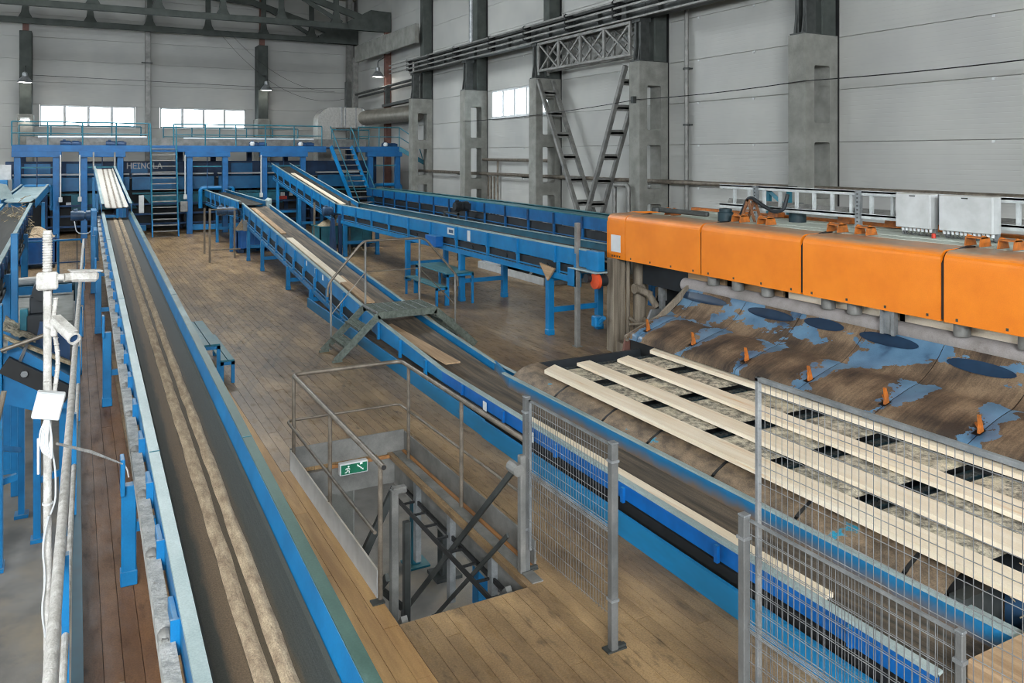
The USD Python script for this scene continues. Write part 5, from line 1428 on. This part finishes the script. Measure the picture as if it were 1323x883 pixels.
def bench(label, y0, y1, xs, zs, m='teal', board_n=2):
    """A two-level step bench: levels from (x0, x1, z)."""
    t = thing('step_bench', label, 'bench', ((xs[0][0] + xs[-1][1]) / 2, (y0 + y1) / 2, 0))
    for (x0, x1), z in zip(xs, zs):
        w = (x1 - x0) / board_n
        for k in range(board_n):
            part(t, 'seat_board', MB().box(x0 + k * w + .004, x0 + (k + 1) * w - .004, y0, y1, z - .03, z, .005), m)
        for yy in (y0, y1 - .05):
            part(t, 'cross_rail', MB().box(x0, x1, yy, yy + .05, z - .08, z - .03), 'blue')
            for xx in (x0, x1 - .05):
                part(t, 'leg', MB().box(xx, xx + .05, yy, yy + .05, 0, z - .03), 'blue')
    return t


bench('two level teal step bench beside the long left conveyor', 12.95, 14.9, [(1.63, 1.93), (1.93, 2.14)], [.62, .36])
bench('two level teal step bench standing in front of the level conveyor', 17.2, 19.2, [(7.28, 7.56), (7.56, 8.24)], [.45, .74])


def chip_bin(label, x0, x1, y0, y1, h, m='blue_deep', chip='chips', heap=.35):
    t = thing('chip_bin', label, 'bin', ((x0 + x1) / 2, (y0 + y1) / 2, 0))
    w = MB().box(x0, x1, y0, y0 + .04, .12, h).box(x0, x1, y1 - .04, y1, .12, h).box(x0, x0 + .04, y0, y1, .12, h).box(x1 - .04, x1, y0, y1, .12, h).box(x0, x1, y0, y1, .12, .16)
    part(t, 'body', w, m)
    part(t, 'rim', MB().box(x0 - .03, x1 + .03, y0 - .03, y0 + .03, h - .04, h).box(x0 - .03, x0 + .03, y0, y1, h - .04, h).box(x1 - .03, x1 + .03, y0, y1, h - .04, h).box(x0, x1, y1 - .03, y1 + .03, h - .04, h), m)
    for k in range(3):
        xx = x0 + (x1 - x0) * (k + .5) / 3
        part(t, 'side_rib', MB().box(xx - .04, xx + .04, y0 - .03, y0, .15, h - .04), m)
    for xx in (x0 + .1, x1 - .25):
        part(t, 'skid', MB().box(xx, xx + .15, y0, y1, 0, .12), 'blue_dark')
    def hp_(u, v):
        x, y = x0 + .05 + (x1 - x0 - .1) * u, y0 + .05 + (y1 - y0 - .1) * v
        return (x, y, h - .12 + heap * math.sin(math.pi * u) * math.sin(math.pi * v) + .12 * meshkit.fbm(np.array([x * 6, y * 6, h]), 3, 1))
    part(t, 'chip_heap', MB().grid(hp_, 22, 18), chip, smooth=True, kind='stuff')
    return t


chip_bin('blue bin heaped with pale wood chips under the drive of the middle conveyor', 5.0, 6.3, 29.9, 31.0, .8, heap=.7)
chip_bin('dark teal bin heaped with brown sawdust under the right conveyors', 7.9, 9.9, 29.6, 30.8, .85, m=M['teal'], chip='sawdust', heap=.45)
chip_bin('bright blue bin with wood chips at the far left behind the camera pole', -1.55, -.55, 28.7, 29.8, .95, heap=.35)
sp = MB()
rr_ = random.Random(5)
for k in range(60):
    a, q = rr_.random() * 6.28, rr_.random() ** .6
    x, y = 9.0 + 1.1 * q * math.cos(a), 29.0 + .5 * q * math.sin(a)
    sp.bar((x, y, .01 + .05 * (1 - q)), (x + .1 * math.cos(a * 3), y + .1 * math.sin(a * 3), .02 + .05 * (1 - q)), .05, .015)
solo('spilled_chips', 'wood chips spilled on the floor in front of the dark teal bin', 'wood chips', sp, 'chips', kind='stuff')
for i, (x, y, h, lb) in enumerate(((3.98, 30.3, 1.6, 'thin brown post left of the middle conveyor drive, farthest left'), (3.8, 27.7, 1.75, 'thin brown post with a cross bar left of the middle conveyor'),
                                   (4.72, 28.6, 1.6, 'thin brown post in front of the chip heap'), (7.9, 30.4, 1.7, 'thin brown post left of the dark teal bin'), (8.35, 27.4, 1.9, 'thin dark post in front of the dark teal bin'))):
    mb = MB().box(x - .03, x + .03, y - .03, y + .03, 0, h)
    if i == 1: mb.box(x, x + .95, y - .015, y + .015, .38, .42).box(x, x + .85, y - .015, y + .015, 1.7, 1.74)
    solo('thin_post', lb, 'post', mb, 'wood_old' if i < 4 else 'steel_dark')
solo('grey_post', 'slim grey green steel post standing on the deck in front of the level conveyor', 'post', MB().box(8.0, 8.085, 12.38, 12.46, 0, 2.26, .006).box(7.97, 8.115, 12.35, 12.49, 0, .015), M['teal'] if False else 'steel')
t = thing('far_stair_opening', 'second stair opening with a grey kerb and green exit sign under the level conveyor', 'opening', (11.9, 20.6, 0))
hx0, hx1, hy0, hy1 = HOLE2
part(t, 'kerb_plate', MB().box(hx0 - .03, hx0, hy0, hy1, 0, .2), 'cabinet')
part(t, 'kerb_plate', MB().box(hx0, hx1, hy0 - .03, hy0, 0, .2), 'galv'); part(t, 'kerb_plate', MB().box(hx0, hx1, hy1, hy1 + .03, 0, .2), 'galv')
part(t, 'inner_beam', MB().box(hx1, hx1 + .05, hy0, hy1, -.6, .2).box(hx0, hx1, hy1, hy1 + .05, -.4, 0), 'steel_dark')
part(t, 'handrail', MB().bar((hx0 + .2, hy0 + .1, .95), (hx0 + .2, hy1, .95), .04, .04).box(hx0 + .18, hx0 + .22, hy0 + .1, hy0 + .14, -.3, .95).bar((hx0 + .3, hy0 + .2, .8), (hx0 + .3, hy1 - 1, -.9), .04, .05), 'steel')
t = thing('exit_sign', 'small green exit sign in the far stair opening under the level conveyor', 'sign', (12.6, 22.5, 0))
part(t, 'sign_face', MB().box(12.2, 12.75, 22.5, 22.54, .0, .22), 'green')
part(t, 'running_figure', MB().bar((12.36, 22.495, .16), (12.33, 22.495, .08), .006, .05).bar((12.33, 22.495, .09), (12.28, 22.495, .04), .006, .03).bar((12.33, 22.495, .09), (12.4, 22.495, .05), .006, .03).box(12.5, 12.66, 22.49, 22.5, .08, .12), 'sign_glow')

# ================================================================== LEFT EDGE: RAIL, CAMERA POLE, LOWER MACHINE
def xl(y): return -.10 + .013 * (y - 4)


t = thing('deck_edge_rail', 'dusty white pipe railing along the left edge of the deck', 'railing', (0, 12, 0))
part(t, 'top_rail', MB().tube([(xl(y) - .01, y, 1.1) for y in (1.0, 8, 16, 25.6)] + [(xl(26) - .0, 25.9, 1.1)], .031, 14), 'dustwhite', smooth=30)
part(t, 'mid_rail', MB().tube([(xl(y) + .02, y, .6) for y in (1.0, 8, 16, 25.8)], .02, 10), 'dustwhite', smooth=30)
part(t, 'end_post', MB().cyl((xl(26), 25.9, 0), (xl(26), 25.9, 1.1), .025, 10), 'dustwhite', smooth=30)
for y in (2.6, 5.6, 8.6, 11.6, 14.6, 17.6, 20.6, 23.6):
    part(t, 'railing_post', MB().box(xl(y) + .0, xl(y) + .04, y - .03, y + .03, -.2, 1.08), 'blue')
t = thing('cross_rail', 'blue pipe railing crossing behind the camera pole at the far left', 'railing', (-.6, 26, 0))
part(t, 'top_rail', MB().tube(bend([(-1.6, 26.0, 1.08), (.12, 26.0, 1.1), (.14, 26.0, 1.0)], .06), .03, 8), 'blue', smooth=30)
part(t, 'mid_rail', MB().cyl((-1.6, 26, .45), (.12, 26, .47), .02, 8), 'blue_dark', smooth=30)
for x in (-1.3, -.45):
    part(t, 'railing_post', MB().cyl((x, 26, 0), (x, 26, 1.08), .03, 8), 'blue', smooth=30)

t = thing('camera_pole', 'dust caked white pole with two cameras at the left edge of the deck', 'pole', (-.18, 6.4, 0))
PX, PY = -.175, 6.4
part(t, 'pole', MB().tube([(PX, PY, -.3), (PX, PY, 2.4), (PX, PY, 2.68)], .026, 14), 'dustwhite', smooth=30)
hose = MB()
for k in range(16): hose.lathe([(.024, 0), (.031, .005), (.031, .012), (.024, .018)], (PX + .0, PY, 2.68 + k * .018), (0, 0, 1), 12)
hose.cyl((PX, PY, 2.66), (PX, PY, 2.98), .026, 12)
part(t, 'ribbed_hose', hose, 'dustwhite', smooth=30)
hz = MB()
pts_ = [(PX + .05 - .012 * math.sin(k * .5), PY - .01, 2.5 - k * .045) for k in range(19)]
hz.tube(pts_, .014, 8)
for p in pts_[::1]: hz.lathe([(.012, 0), (.018, .008), (.012, .016)], p, (0, 0, 1), 8)
part(t, 'side_hose', hz, 'dustwhite', smooth=30)
part(t, 'ribbed_hose', MB().tube([(PX, PY - .03, 1.95), (PX + .005, PY - .035, 1.75), (PX, PY - .03, 1.6)], .026, 10), 'dustwhite', smooth=30)
part(t, 'mount_box', MB().box(PX - .065, PX + .065, PY - .08, PY - .02, 2.58, 2.70, .012), 'dustwhite')
cm1 = part(t, 'upper_camera', MB().cyl((PX + .06, PY - .05, 2.66), (PX + .1, PY - .05, 2.66), .024, 10).cyl((PX + .1, PY - .05, 2.655), (PX + .15, PY - .03, 2.655), .03, 12).bar((PX + .13, PY - .04, 2.66), (PX + .31, PY + .0, 2.645), .075, .075, (0, 0, 1), .02), 'dustwhite', smooth=30)
part(cm1, 'visor', MB().bar((PX + .13, PY - .04, 2.70), (PX + .33, PY + .0, 2.684), .09, .008, (0, 0, 1)), 'dustwhite')
part(t, 'lower_bracket', MB().cyl((PX, PY - .02, 2.33), (PX + .05, PY - .08, 2.32), .02, 10).box(PX + .02, PX + .06, PY - .09, PY - .03, 2.26, 2.38, .01), 'dustwhite')
ca, cb_ = np.array([PX + .05, PY - .05, 2.36]), np.array([PX + .155, PY - .27, 2.28])
lc = part(t, 'lower_camera', MB().tube([ca, ca + (cb_ - ca) * .15, cb_], [.03, .038, .038], 18), 'dustwhite', label='lower camera pointing at the viewer', smooth=30)
ax = unit(cb_ - ca)
part(lc, 'lens_ring', MB().lathe([(.028, 0), (.041, 0), (.041, .022), (.031, .022), (.028, .0)], cb_, ax, 20), 'dustwhite', smooth=30)
part(lc, 'lens', MB().lathe([(0, .004), (.03, .004), (.03, 0)], cb_, ax, 18), M['blue_dark'])
part(lc, 'sun_hood', MB().bar(ca + (0, 0, .04), cb_ + (0, 0, .043), .06, .006), 'dustwhite')
jb = part(t, 'junction_box', MB().bar((PX + .03, PY - .13, 1.90), (PX - .01, PY - .13, 1.73), .17, .07, (0, 1, 0), .006), 'white', label='white junction box, tilted')
part(jb, 'box_lid', MB().bar((PX + .029, PY - .172, 1.898), (PX - .009, PY - .172, 1.732), .16, .012, (0, 1, 0), .003), 'white')
lp = MB()
for k in range(5):
    o = .012 * k
    lp.tube(bend([(PX - .0 + o * .4, PY - .12, 1.74), (PX - .05 + o, PY - .13, 1.62 - o), (PX - .02 + o, PY - .13, 1.47 - o), (PX + .03, PY - .12, 1.58), (PX + .01, PY - .12, 1.73)], .06), .006, 6)
lp.tube(bend([(PX + .0, PY - .08, 1.7), (PX + .05, PY - .08, 1.35), (PX + .05, PY - .08, 1.15), (PX + .02, PY - .06, 1.05)], .1), .006, 6)
lp.tube(bend([(PX - .05, PY - .13, 1.6), (PX - .05, PY - .13, 1.36)], .02), .008, 6)
lp.tube(bend([(PX + .01, PY - .08, 1.05), (PX - .03, PY - .06, .85), (PX - .01, PY - .05, .6), (PX - .035, PY - .05, .4), (PX - .0, PY, .1)], .1), .007, 6)
part(t, 'cable_loops', lp, 'white', smooth=30)
part(t, 'cable_tie', MB().lathe([(.026, 0), (.034, 0), (.034, .012), (.026, .012)], (PX, PY, 1.1), (0, 0, 1), 12), 'white')
solo('white_strap', 'taut white strap from the camera pole to a leg of the long conveyor', 'strap', MB().tube([(-.12, 6.42, 1.5), (.1, 6.8, 1.28), (.34, 7.22, 1.0)], [.009, .012, .005], 8), 'dustwhite', smooth=30)
solo('strap_tail', 'thin rope end knotted on the leg below the white strap', 'rope', MB().tube([(.34, 7.22, 1.0), (.36, 7.2, .96), (.37, 7.2, .9)], .006, 6), 'dustwhite', smooth=30)

# lower machine left of the deck
t = thing('lower_chip_machine', 'bright blue steel hopper and frame standing on the lower floor left of the deck', 'machine', (-.9, 15.5, -3))
part(t, 'frame_post', MB().box(-1.25, -1.02, 14.85, 15.1, -3, 1.15, .01).box(-1.35, -1.0, 14.8, 15.15, -3, -2.94), 'blue')
part(t, 'frame_post', MB().box(-1.1, -.98, 18.0, 18.14, -3, 2.0, .01), 'blue')
part(t, 'frame_post', MB().box(-.64, -.53, 15.7, 15.85, -3, -.5, .01).box(-.68, -.5, 15.66, 15.9, -3, -2.94), 'blue')
part(t, 'frame_post', MB().box(-.26, -.14, 15.7, 15.85, -3, -.5, .01), 'blue')
part(t, 'frame_post', MB().box(-.92, -.82, 16.9, 17.05, -3, -.3, .01).box(-.98, -.76, 16.85, 17.1, -3, -2.94), 'blue')
part(t, 'frame_bar', MB().bar((-.62, 15.78, -2.0), (-.2, 15.78, -1.9), .08, .1), 'blue'); part(t, 'frame_bar', MB().bar((-1.1, 15.0, -1.1), (-.85, 16.0, -1.5), .06, .08), 'blue')
part(t, 'frame_bar', MB().bar((-1.2, 15.2, -1.75), (-.85, 15.3, -1.7), .08, .1), 'blue')
hopp = MB().prism([(-1.05, -.4), (-.95, .55), (-.1, -.1), (-.1, -.62), (-.55, -.62)], 'y', 15.0, 16.2)
part(t, 'hopper', hopp, 'blue')
part(t, 'hopper_wall', MB().prism([(-.62, .25), (-.1, -.1), (-.1, .45), (-.55, .65)], 'y', 16.0, 16.1), 'blue_dark')
part(t, 'dusty_ledge', MB().bar((-1.1, 15.3, .62), (-.05, 15.6, -.05), .5, .05), 'sawdust')
heap = MB().grid(lambda u, v: (-1.1 + .5 * u, 15.6 + 1.2 * v, .55 - .28 * u + .18 * meshkit.fbm(np.array([u * 4, v * 5, 2]), 3, 2)), 14, 14)
part(t, 'sawdust_heap', heap, 'sawdust_grey', smooth=True, kind='stuff')
part(t, 'belt_beam', MB().bar((-1.0, 14.9, .22), (-.1, 14.9, -.38), .12, .26), 'black')
part(t, 'beam_bolt', MB().cyl((-.72, 14.82, .06), (-.72, 14.76, .06), .05, 10), 'galv')
part(t, 'dusty_pipe', MB().cyl((-1.02, 14.6, .50), (-.1, 14.6, .78), .035, 10), 'pipe', smooth=30)
part(t, 'dusty_pipe', MB().cyl((-.83, 12.4, .42), (-.98, 12.4, -.35), .035, 10), 'wood_old', smooth=30)
part(t, 'gear_box', MB().box(-.78, -.42, 16.3, 16.8, .2, .72, .02).box(-.72, -.4, 16.35, 16.75, .72, 1.02, .02).lathe([(0, 0), (.16, 0), (.16, .5), (0, .5)], (-.52, 16.2, 1.12), (0, 1, 0), 16), 'dark')
part(t, 'green_guard', MB().box(-.86, -.74, 16.3, 16.5, .15, .82, .01), 'teal')
part(t, 'lever', MB().bar((-.86, 14.9, .05), (-.68, 15.0, .52), .03, .04), 'galv')
t = thing('grey_cover_sheets', 'pale grey sheet metal covers beside the deck behind the camera pole', 'cover', (-.9, 21, 0))
part(t, 'cover_sheet', MB().box(-2.2, -.62, 20.2, 24.4, -.14, -.1, .005), M['concrete'])
part(t, 'cover_sheet', MB().box(-.6, -.06, 20.0, 24.4, -.14, -.1, .005), 'concrete')
part(t, 'cover_sheet', MB().box(-2.2, -.06, 18.2, 20.0, -.3, -.26, .005), M['concrete'])
part(t, 'support_leg', MB().box(-.3, -.2, 18.4, 18.5, -3, -.3).box(-2.0, -1.9, 18.4, 18.5, -3, -.3), 'teal')
part(t, 'cross_pipe', MB().cyl((-2.4, 24.0, .25), (-.2, 24.0, .3), .1, 12), 'cabinet', smooth=30)
part(t, 'side_beam', MB().box(-1.6, -.1, 23.8, 23.9, -.05, .16), 'blue')
hay = MB()
for k in range(140):
    p = np.array([-1.45 + rr_.gauss(0, .18), 27.0 + rr_.gauss(0, .5), 1.55 + rr_.gauss(0, .22)])
    d = np.array([rr_.gauss(0, 1), rr_.gauss(0, 1), rr_.gauss(0, .6)]); d /= np.linalg.norm(d)
    hay.bar(p, p + d * .28, .014, .014)
solo('straw_tangle', 'tangle of bark strips caught under the far left conveyor', 'bark strips', hay, 'sawdust', kind='stuff')

# ================================================================== FAR BLUE PLATFORM AND LOG MACHINE
PYF, PYB, PZT = 38.2, 43.0, 3.9
t = thing('blue_platform', 'wide blue steel platform with portal legs and teal railings in front of the back wall', 'platform', (5, 40, 0))
part(t, 'deck_beam', MB().box(-2.3, 10.5, PYF, PYF + .15, PZT - .28, PZT, .01), 'blue_mid')
part(t, 'deck_beam', MB().box(12.0, 14.2, PYF, PYF + .15, PZT - .28, PZT, .01), 'blue_mid')
part(t, 'decking', MB().box(-2.3, 14.2, PYF + .15, PYB, PZT - .1, PZT - .02), 'blue_dark')
prt = [(-2.1, -.74), (.28, 1.64), (4.4, 5.9), (7.62, 9.4), (12.7, 14.1)]
for a, b in prt:
    for x in (a, b):
        part(t, 'portal_leg', MB().box(x - .12, x + .12, PYF - .05, PYF + .2, 0, PZT - .28, .01), 'blue_mid')
        part(t, 'portal_leg', MB().box(x - .12, x + .12, PYB - 1.2, PYB - .95, 0, PZT - .1, .01), 'blue_dark')
    part(t, 'portal_beam', MB().box(a - .2, b + .2, PYF - .1, PYF + .22, PZT - .5, PZT - .26, .01), 'blue_mid')
    part(t, 'tie_bar', MB().box(a, b, PYF + .05, PYF + .1, PZT - .95, PZT - .9), 'teal')
    part(t, 'tie_bar', MB().cyl(((a + b) / 2, PYF + .1, PZT - .5), ((a + b) / 2, PYF + .1, 1.9), .02, 6), 'blue_dark')
for (x0, x1) in ((-2.3, 2.75), (3.75, 10.3), (12.1, 14.2)):
    for yy in (PYF + .05, PYB):
        part(t, 'top_rail', MB().cyl((x0, yy, PZT + .95), (x1, yy, PZT + .95), .028, 8), 'teal', smooth=30)
        part(t, 'mid_rail', MB().cyl((x0, yy, PZT + .48), (x1, yy, PZT + .48), .022, 8), 'teal', smooth=30)
        n = max(2, int((x1 - x0) / 1.25))
        for k in range(n + 1):
            x = x0 + (x1 - x0) * k / n
            part(t, 'railing_post', MB().cyl((x, yy, PZT - .05), (x, yy, PZT + .95), .028, 8), 'teal', smooth=30)
part(t, 'side_rail', MB().tube(bend([(14.2, PYF + .05, PZT + .95), (14.9, PYF - .6, PZT + .35), (15.1, PYF - .8, PZT - .6)], .1), .028, 8).tube(bend([(14.2, PYF + .05, PZT + .48), (14.9, PYF - .6, PZT - .1)], .1), .022, 8).bar((14.2, PYF, PZT - .1), (15.2, PYF - .8, PZT - .8), .1, .2), 'teal', smooth=30)
for x in (-.6, 1.1, 7.0, 9.2, 13.4):
    dm = gearmotor(t, (x, PYF + .35, PZT + .05), .7, .13, name='drive_motor', m='blue_dark')
    if x > 6:
        part(t, 'white_cap', MB().lathe([(0, 0), (.1, .02), (.12, .12), (.06, .2), (0, .2)], (x + .1, PYF + .1, PZT), (0, 0, 1), 12), 'white')
part(t, 'light_tube', MB().cyl((-1.4, PYF + .4, PZT + .33), (2.7, PYF + .4, PZT + .36), .05, 8), 'white', smooth=30)
part(t, 'light_tube', MB().cyl((4.2, PYF + .4, PZT + .33), (10, PYF + .4, PZT + .33), .04, 8), 'white', smooth=30)
part(t, 'back_screen', MB().box(-2.0, 14.0, PYB - .1, PYB - .05, PZT, PZT + .42), M['steel'])
for x in (-.58, .12, 4.2, 7.45):
    part(t, 'chain_tube', MB().cyl((x, PYF - .12, PZT - .4), (x, PYF - .12, 1.65), .03, 8).box(x - .07, x + .07, PYF - .2, PYF - .08, 1.55, 1.75, .01), 'cabinet', smooth=30)

t = thing('log_sorter', 'dark blue log sorting machine with white lettering under the far platform', 'machine', (5, 42, 0))
part(t, 'upper_beam', MB().box(-2.7, 13.8, 41.0, 41.3, 2.45, 3.2, .02), 'blue_dark')
for a, b in ((-2.0, -1.0), (-.4, 1.0), (2.2, 2.9), (6.6, 7.6), (8.2, 8.9)):
    part(t, 'blue_panel', MB().box(a, b, 40.96, 41.0, 2.5, 3.1, .01), 'blue')
for a, b in ((-2.4, 2.1), (2.2, 5.7), (5.9, 9.9), (10.6, 13.2)):
    part(t, 'light_strip', MB().box(a, b, 40.3, 40.6, 2.58, 2.66, .01), 'white')
    part(t, 'feed_beam', MB().box(a, b, 40.1, 40.3, 1.9, 2.5, .01), 'blue')
    part(t, 'feed_ledge', MB().box(a, b - .2, 39.9, 40.1, 1.72, 1.8), 'teal')
part(t, 'green_guard', MB().prism([(-.2, 1.1), (2.4, 1.1), (2.0, 1.75), (-.2, 1.75)], 'y', 39.8, 39.85), 'teal')
part(t, 'green_guard', MB().prism([(3.0, 1.2), (8.8, 1.2), (8.8, 1.7), (2.6, 1.7)], 'y', 39.8, 39.85), 'teal')
for x in (-1.8, -.5, 2.5, 4.9, 6.2, 8.5, 11.2, 12.4):
    part(t, 'dark_body', MB().box(x - .5, x + .55, 40.6, 42.4, .1, 2.4, .03), 'dark')
part(t, 'back_body', MB().box(-2.2, 14, 42.0, 42.4, 0, 1.9), 'dark')
for z in (.35, .8, 1.25):
    part(t, 'chain_beam', MB().box(-1.2, 14, 39.6, 39.75, z, z + .08), 'blue_dark')
for x in (-1.2, 1.9, 6.6, 10.2, 13.2):
    part(t, 'base_leg', MB().box(x - .12, x + .12, 39.55, 39.8, 0, 1.8, .01), 'blue_dark')
txt = meshkit.text_mesh('HEINOLA', .26, .02, True)
v = np.array(txt.vertices); wv = v[:, 0].max() - v[:, 0].min()
mb = MB().raw(np.c_[2.0 + v[:, 0] * 1.5 / wv, 40.955 - v[:, 2], 2.86 + v[:, 1]], np.array(txt.faces))
part(t, 'lettering', mb, 'white', label='white block lettering')
for (x, z) in ((-.3, 1.35), (1.2, 1.5), (8.8, 1.6), (9.2, 1.6)):
    part(t, 'control_plate', MB().box(x - .1, x + .1, 39.76, 39.79, z - .09, z + .09, .01), 'white')
part(t, 'red_plate', MB().box(8.6, 9.0, 39.76, 39.79, 1.35, 1.5), 'red')
for x in (4.9, 13.0):
    part(t, 'u_frame', MB().tube(bend([(x, 38.6, 1.1), (x, 38.6, 2.0), (x + 1.4, 38.6, 2.0), (x + 1.4, 38.6, 1.1)], .15), .09, 8), 'blue', smooth=30)
part(t, 'u_frame', MB().tube(bend([(-1.9, 38.6, 1.2), (-1.9, 38.6, 2.2), (-.9, 38.6, 2.2), (-.9, 38.6, 1.2)], .1), .08, 8), 'blue', smooth=30)
solo('white_cabinet', 'small pale cabinet in front of the dark log machine', 'cabinet', MB().box(2.35, 2.55, 38.0, 38.2, 1.0, 1.75, .01), 'cabinet')
t = thing('roller_stand', 'blue roller stand at the far left end of the platform', 'frame', (-2.8, 38, 0))
part(t, 'frame_leg', MB().box(-2.75, -2.5, 37.6, 37.85, 0, 2.3, .01), 'blue')
part(t, 'frame_beam', MB().box(-3.2, -2.4, 37.6, 37.9, 2.2, 2.5, .02).box(-3.4, -2.6, 37.7, 37.8, 1.2, 1.3), 'blue')
part(t, 'white_panel', MB().box(-2.75, -2.3, 37.9, 37.95, 2.5, 3.1), 'cabinet')


def ship_ladder(label, x0, x1, yb, yt, zt, dx=0.0, n=15):
    t = thing('ship_ladder', label, 'stairs', ((x0 + x1) / 2, yb, 0))
    for x in (x0, x1):
        part(t, 'stringer', MB().bar((x + dx * 0, yb, 0), (x + dx, yt, zt), .05, .2), 'blue')
        part(t, 'handrail', MB().tube(bend([(x, yb + .1, .9), (x + dx * .98, yt - .15, zt + .75), (x + dx, yt + .1, zt + .95)], .1), .025, 8), 'teal', smooth=30)
        for f in (.1, .5, .9):
            part(t, 'rail_post', MB().cyl((x + dx * f, yb + (yt - yb) * f, zt * f), (x + dx * f, yb + (yt - yb) * f, zt * f + .8), .02, 6), 'teal', smooth=30)
    for k in range(n):
        f = (k + 1) / (n + .6)
        part(t, 'tread', MB().box(x0 + dx * f + .03, x1 + dx * f - .03, yb + (yt - yb) * f - .09, yb + (yt - yb) * f + .09, zt * f - .02, zt * f + .02), 'steel')
    return t


ship_ladder('steep blue ship ladder with many treads left of centre on the far platform', 2.82, 3.84, 37.2, 38.3, 3.9)
ship_ladder('steep blue ship ladder on the right part of the far platform', 11.75, 12.75, 36.4, 38.3, 3.9, dx=-1.0)
solo('switch_cabinet', 'small grey switch box on the leg right of the left ship ladder', 'cabinet', MB().box(4.0, 4.3, 38.0, 38.1, 1.0, 1.45, .01), 'steel')
t = thing('far_base_beam', 'blue base beam on the floor under the far platform', 'beam', (5, 38.9, 0))
part(t, 'beam', MB().box(4.6, 8.0, 38.9, 39.1, .1, .35, .01), 'blue'); part(t, 'beam', MB().box(1.8, 2.7, 38.9, 39.1, .15, .4, .01), 'blue')
solo('wooden_ledge', 'dusty brown timber ledge at the bottom right corner by the tall mesh panel', 'block', MB().box(4.66, 6.3, 1.5, 2.96, 0, .5, .015), 'board_old')
straw = MB()
for k in range(45):
    p = np.array([5.9 + rr_.gauss(0, .12), 3.2 + rr_.gauss(0, .06), .3 + abs(rr_.gauss(0, .15))])
    d = np.array([rr_.gauss(0, 1), rr_.gauss(0, 1), rr_.gauss(0, 1)]); d /= np.linalg.norm(d)
    straw.bar(p, p + d * .22, .007, .007)
solo('straw_tangle', 'tuft of dry straw by the near end of the infeed table', 'straw', straw, 'sawdust', kind='stuff')

# ------------------------------------------------------------------ groups of look-alikes
for nm, grp in (('concrete_column', 'pierced concrete columns along the right wall'), ('wall_column', 'concrete columns of the back wall'), ('steel_wall_post', 'steel posts of the far walls'),
                ('roof_truss', 'concrete roof trusses'), ('bell_lamp', 'bell lamps on the far columns'), ('loose_wire', 'drooping wires on the back wall'), ('v_brace', 'legs of the V bracing'),
                ('wall_pipe', 'horizontal pipes on the right wall'), ('sawn_board', 'sawn boards on the table and conveyors'), ('thin_post', 'thin posts by the far drives'), ('chip_bin', 'bins heaped with wood waste'),
                ('exit_sign', 'green exit signs'), ('mesh_fence', 'low wire mesh fence panels'), ('step_bench', 'teal step benches'), ('ship_ladder', 'blue ship ladders of the far platform'),
                ('junction_cabinet', 'grey junction cabinets'), ('lower_column', 'columns on the lower floor'), ('underdeck_lamp', 'lamps under the deck')):
    for k in range(USED.get(('/World', nm), 0)):
        stage.GetPrimAtPath(f'/World/{nm}' + (f'_{k:03d}' if k else '')).SetCustomDataByKey('group', grp)
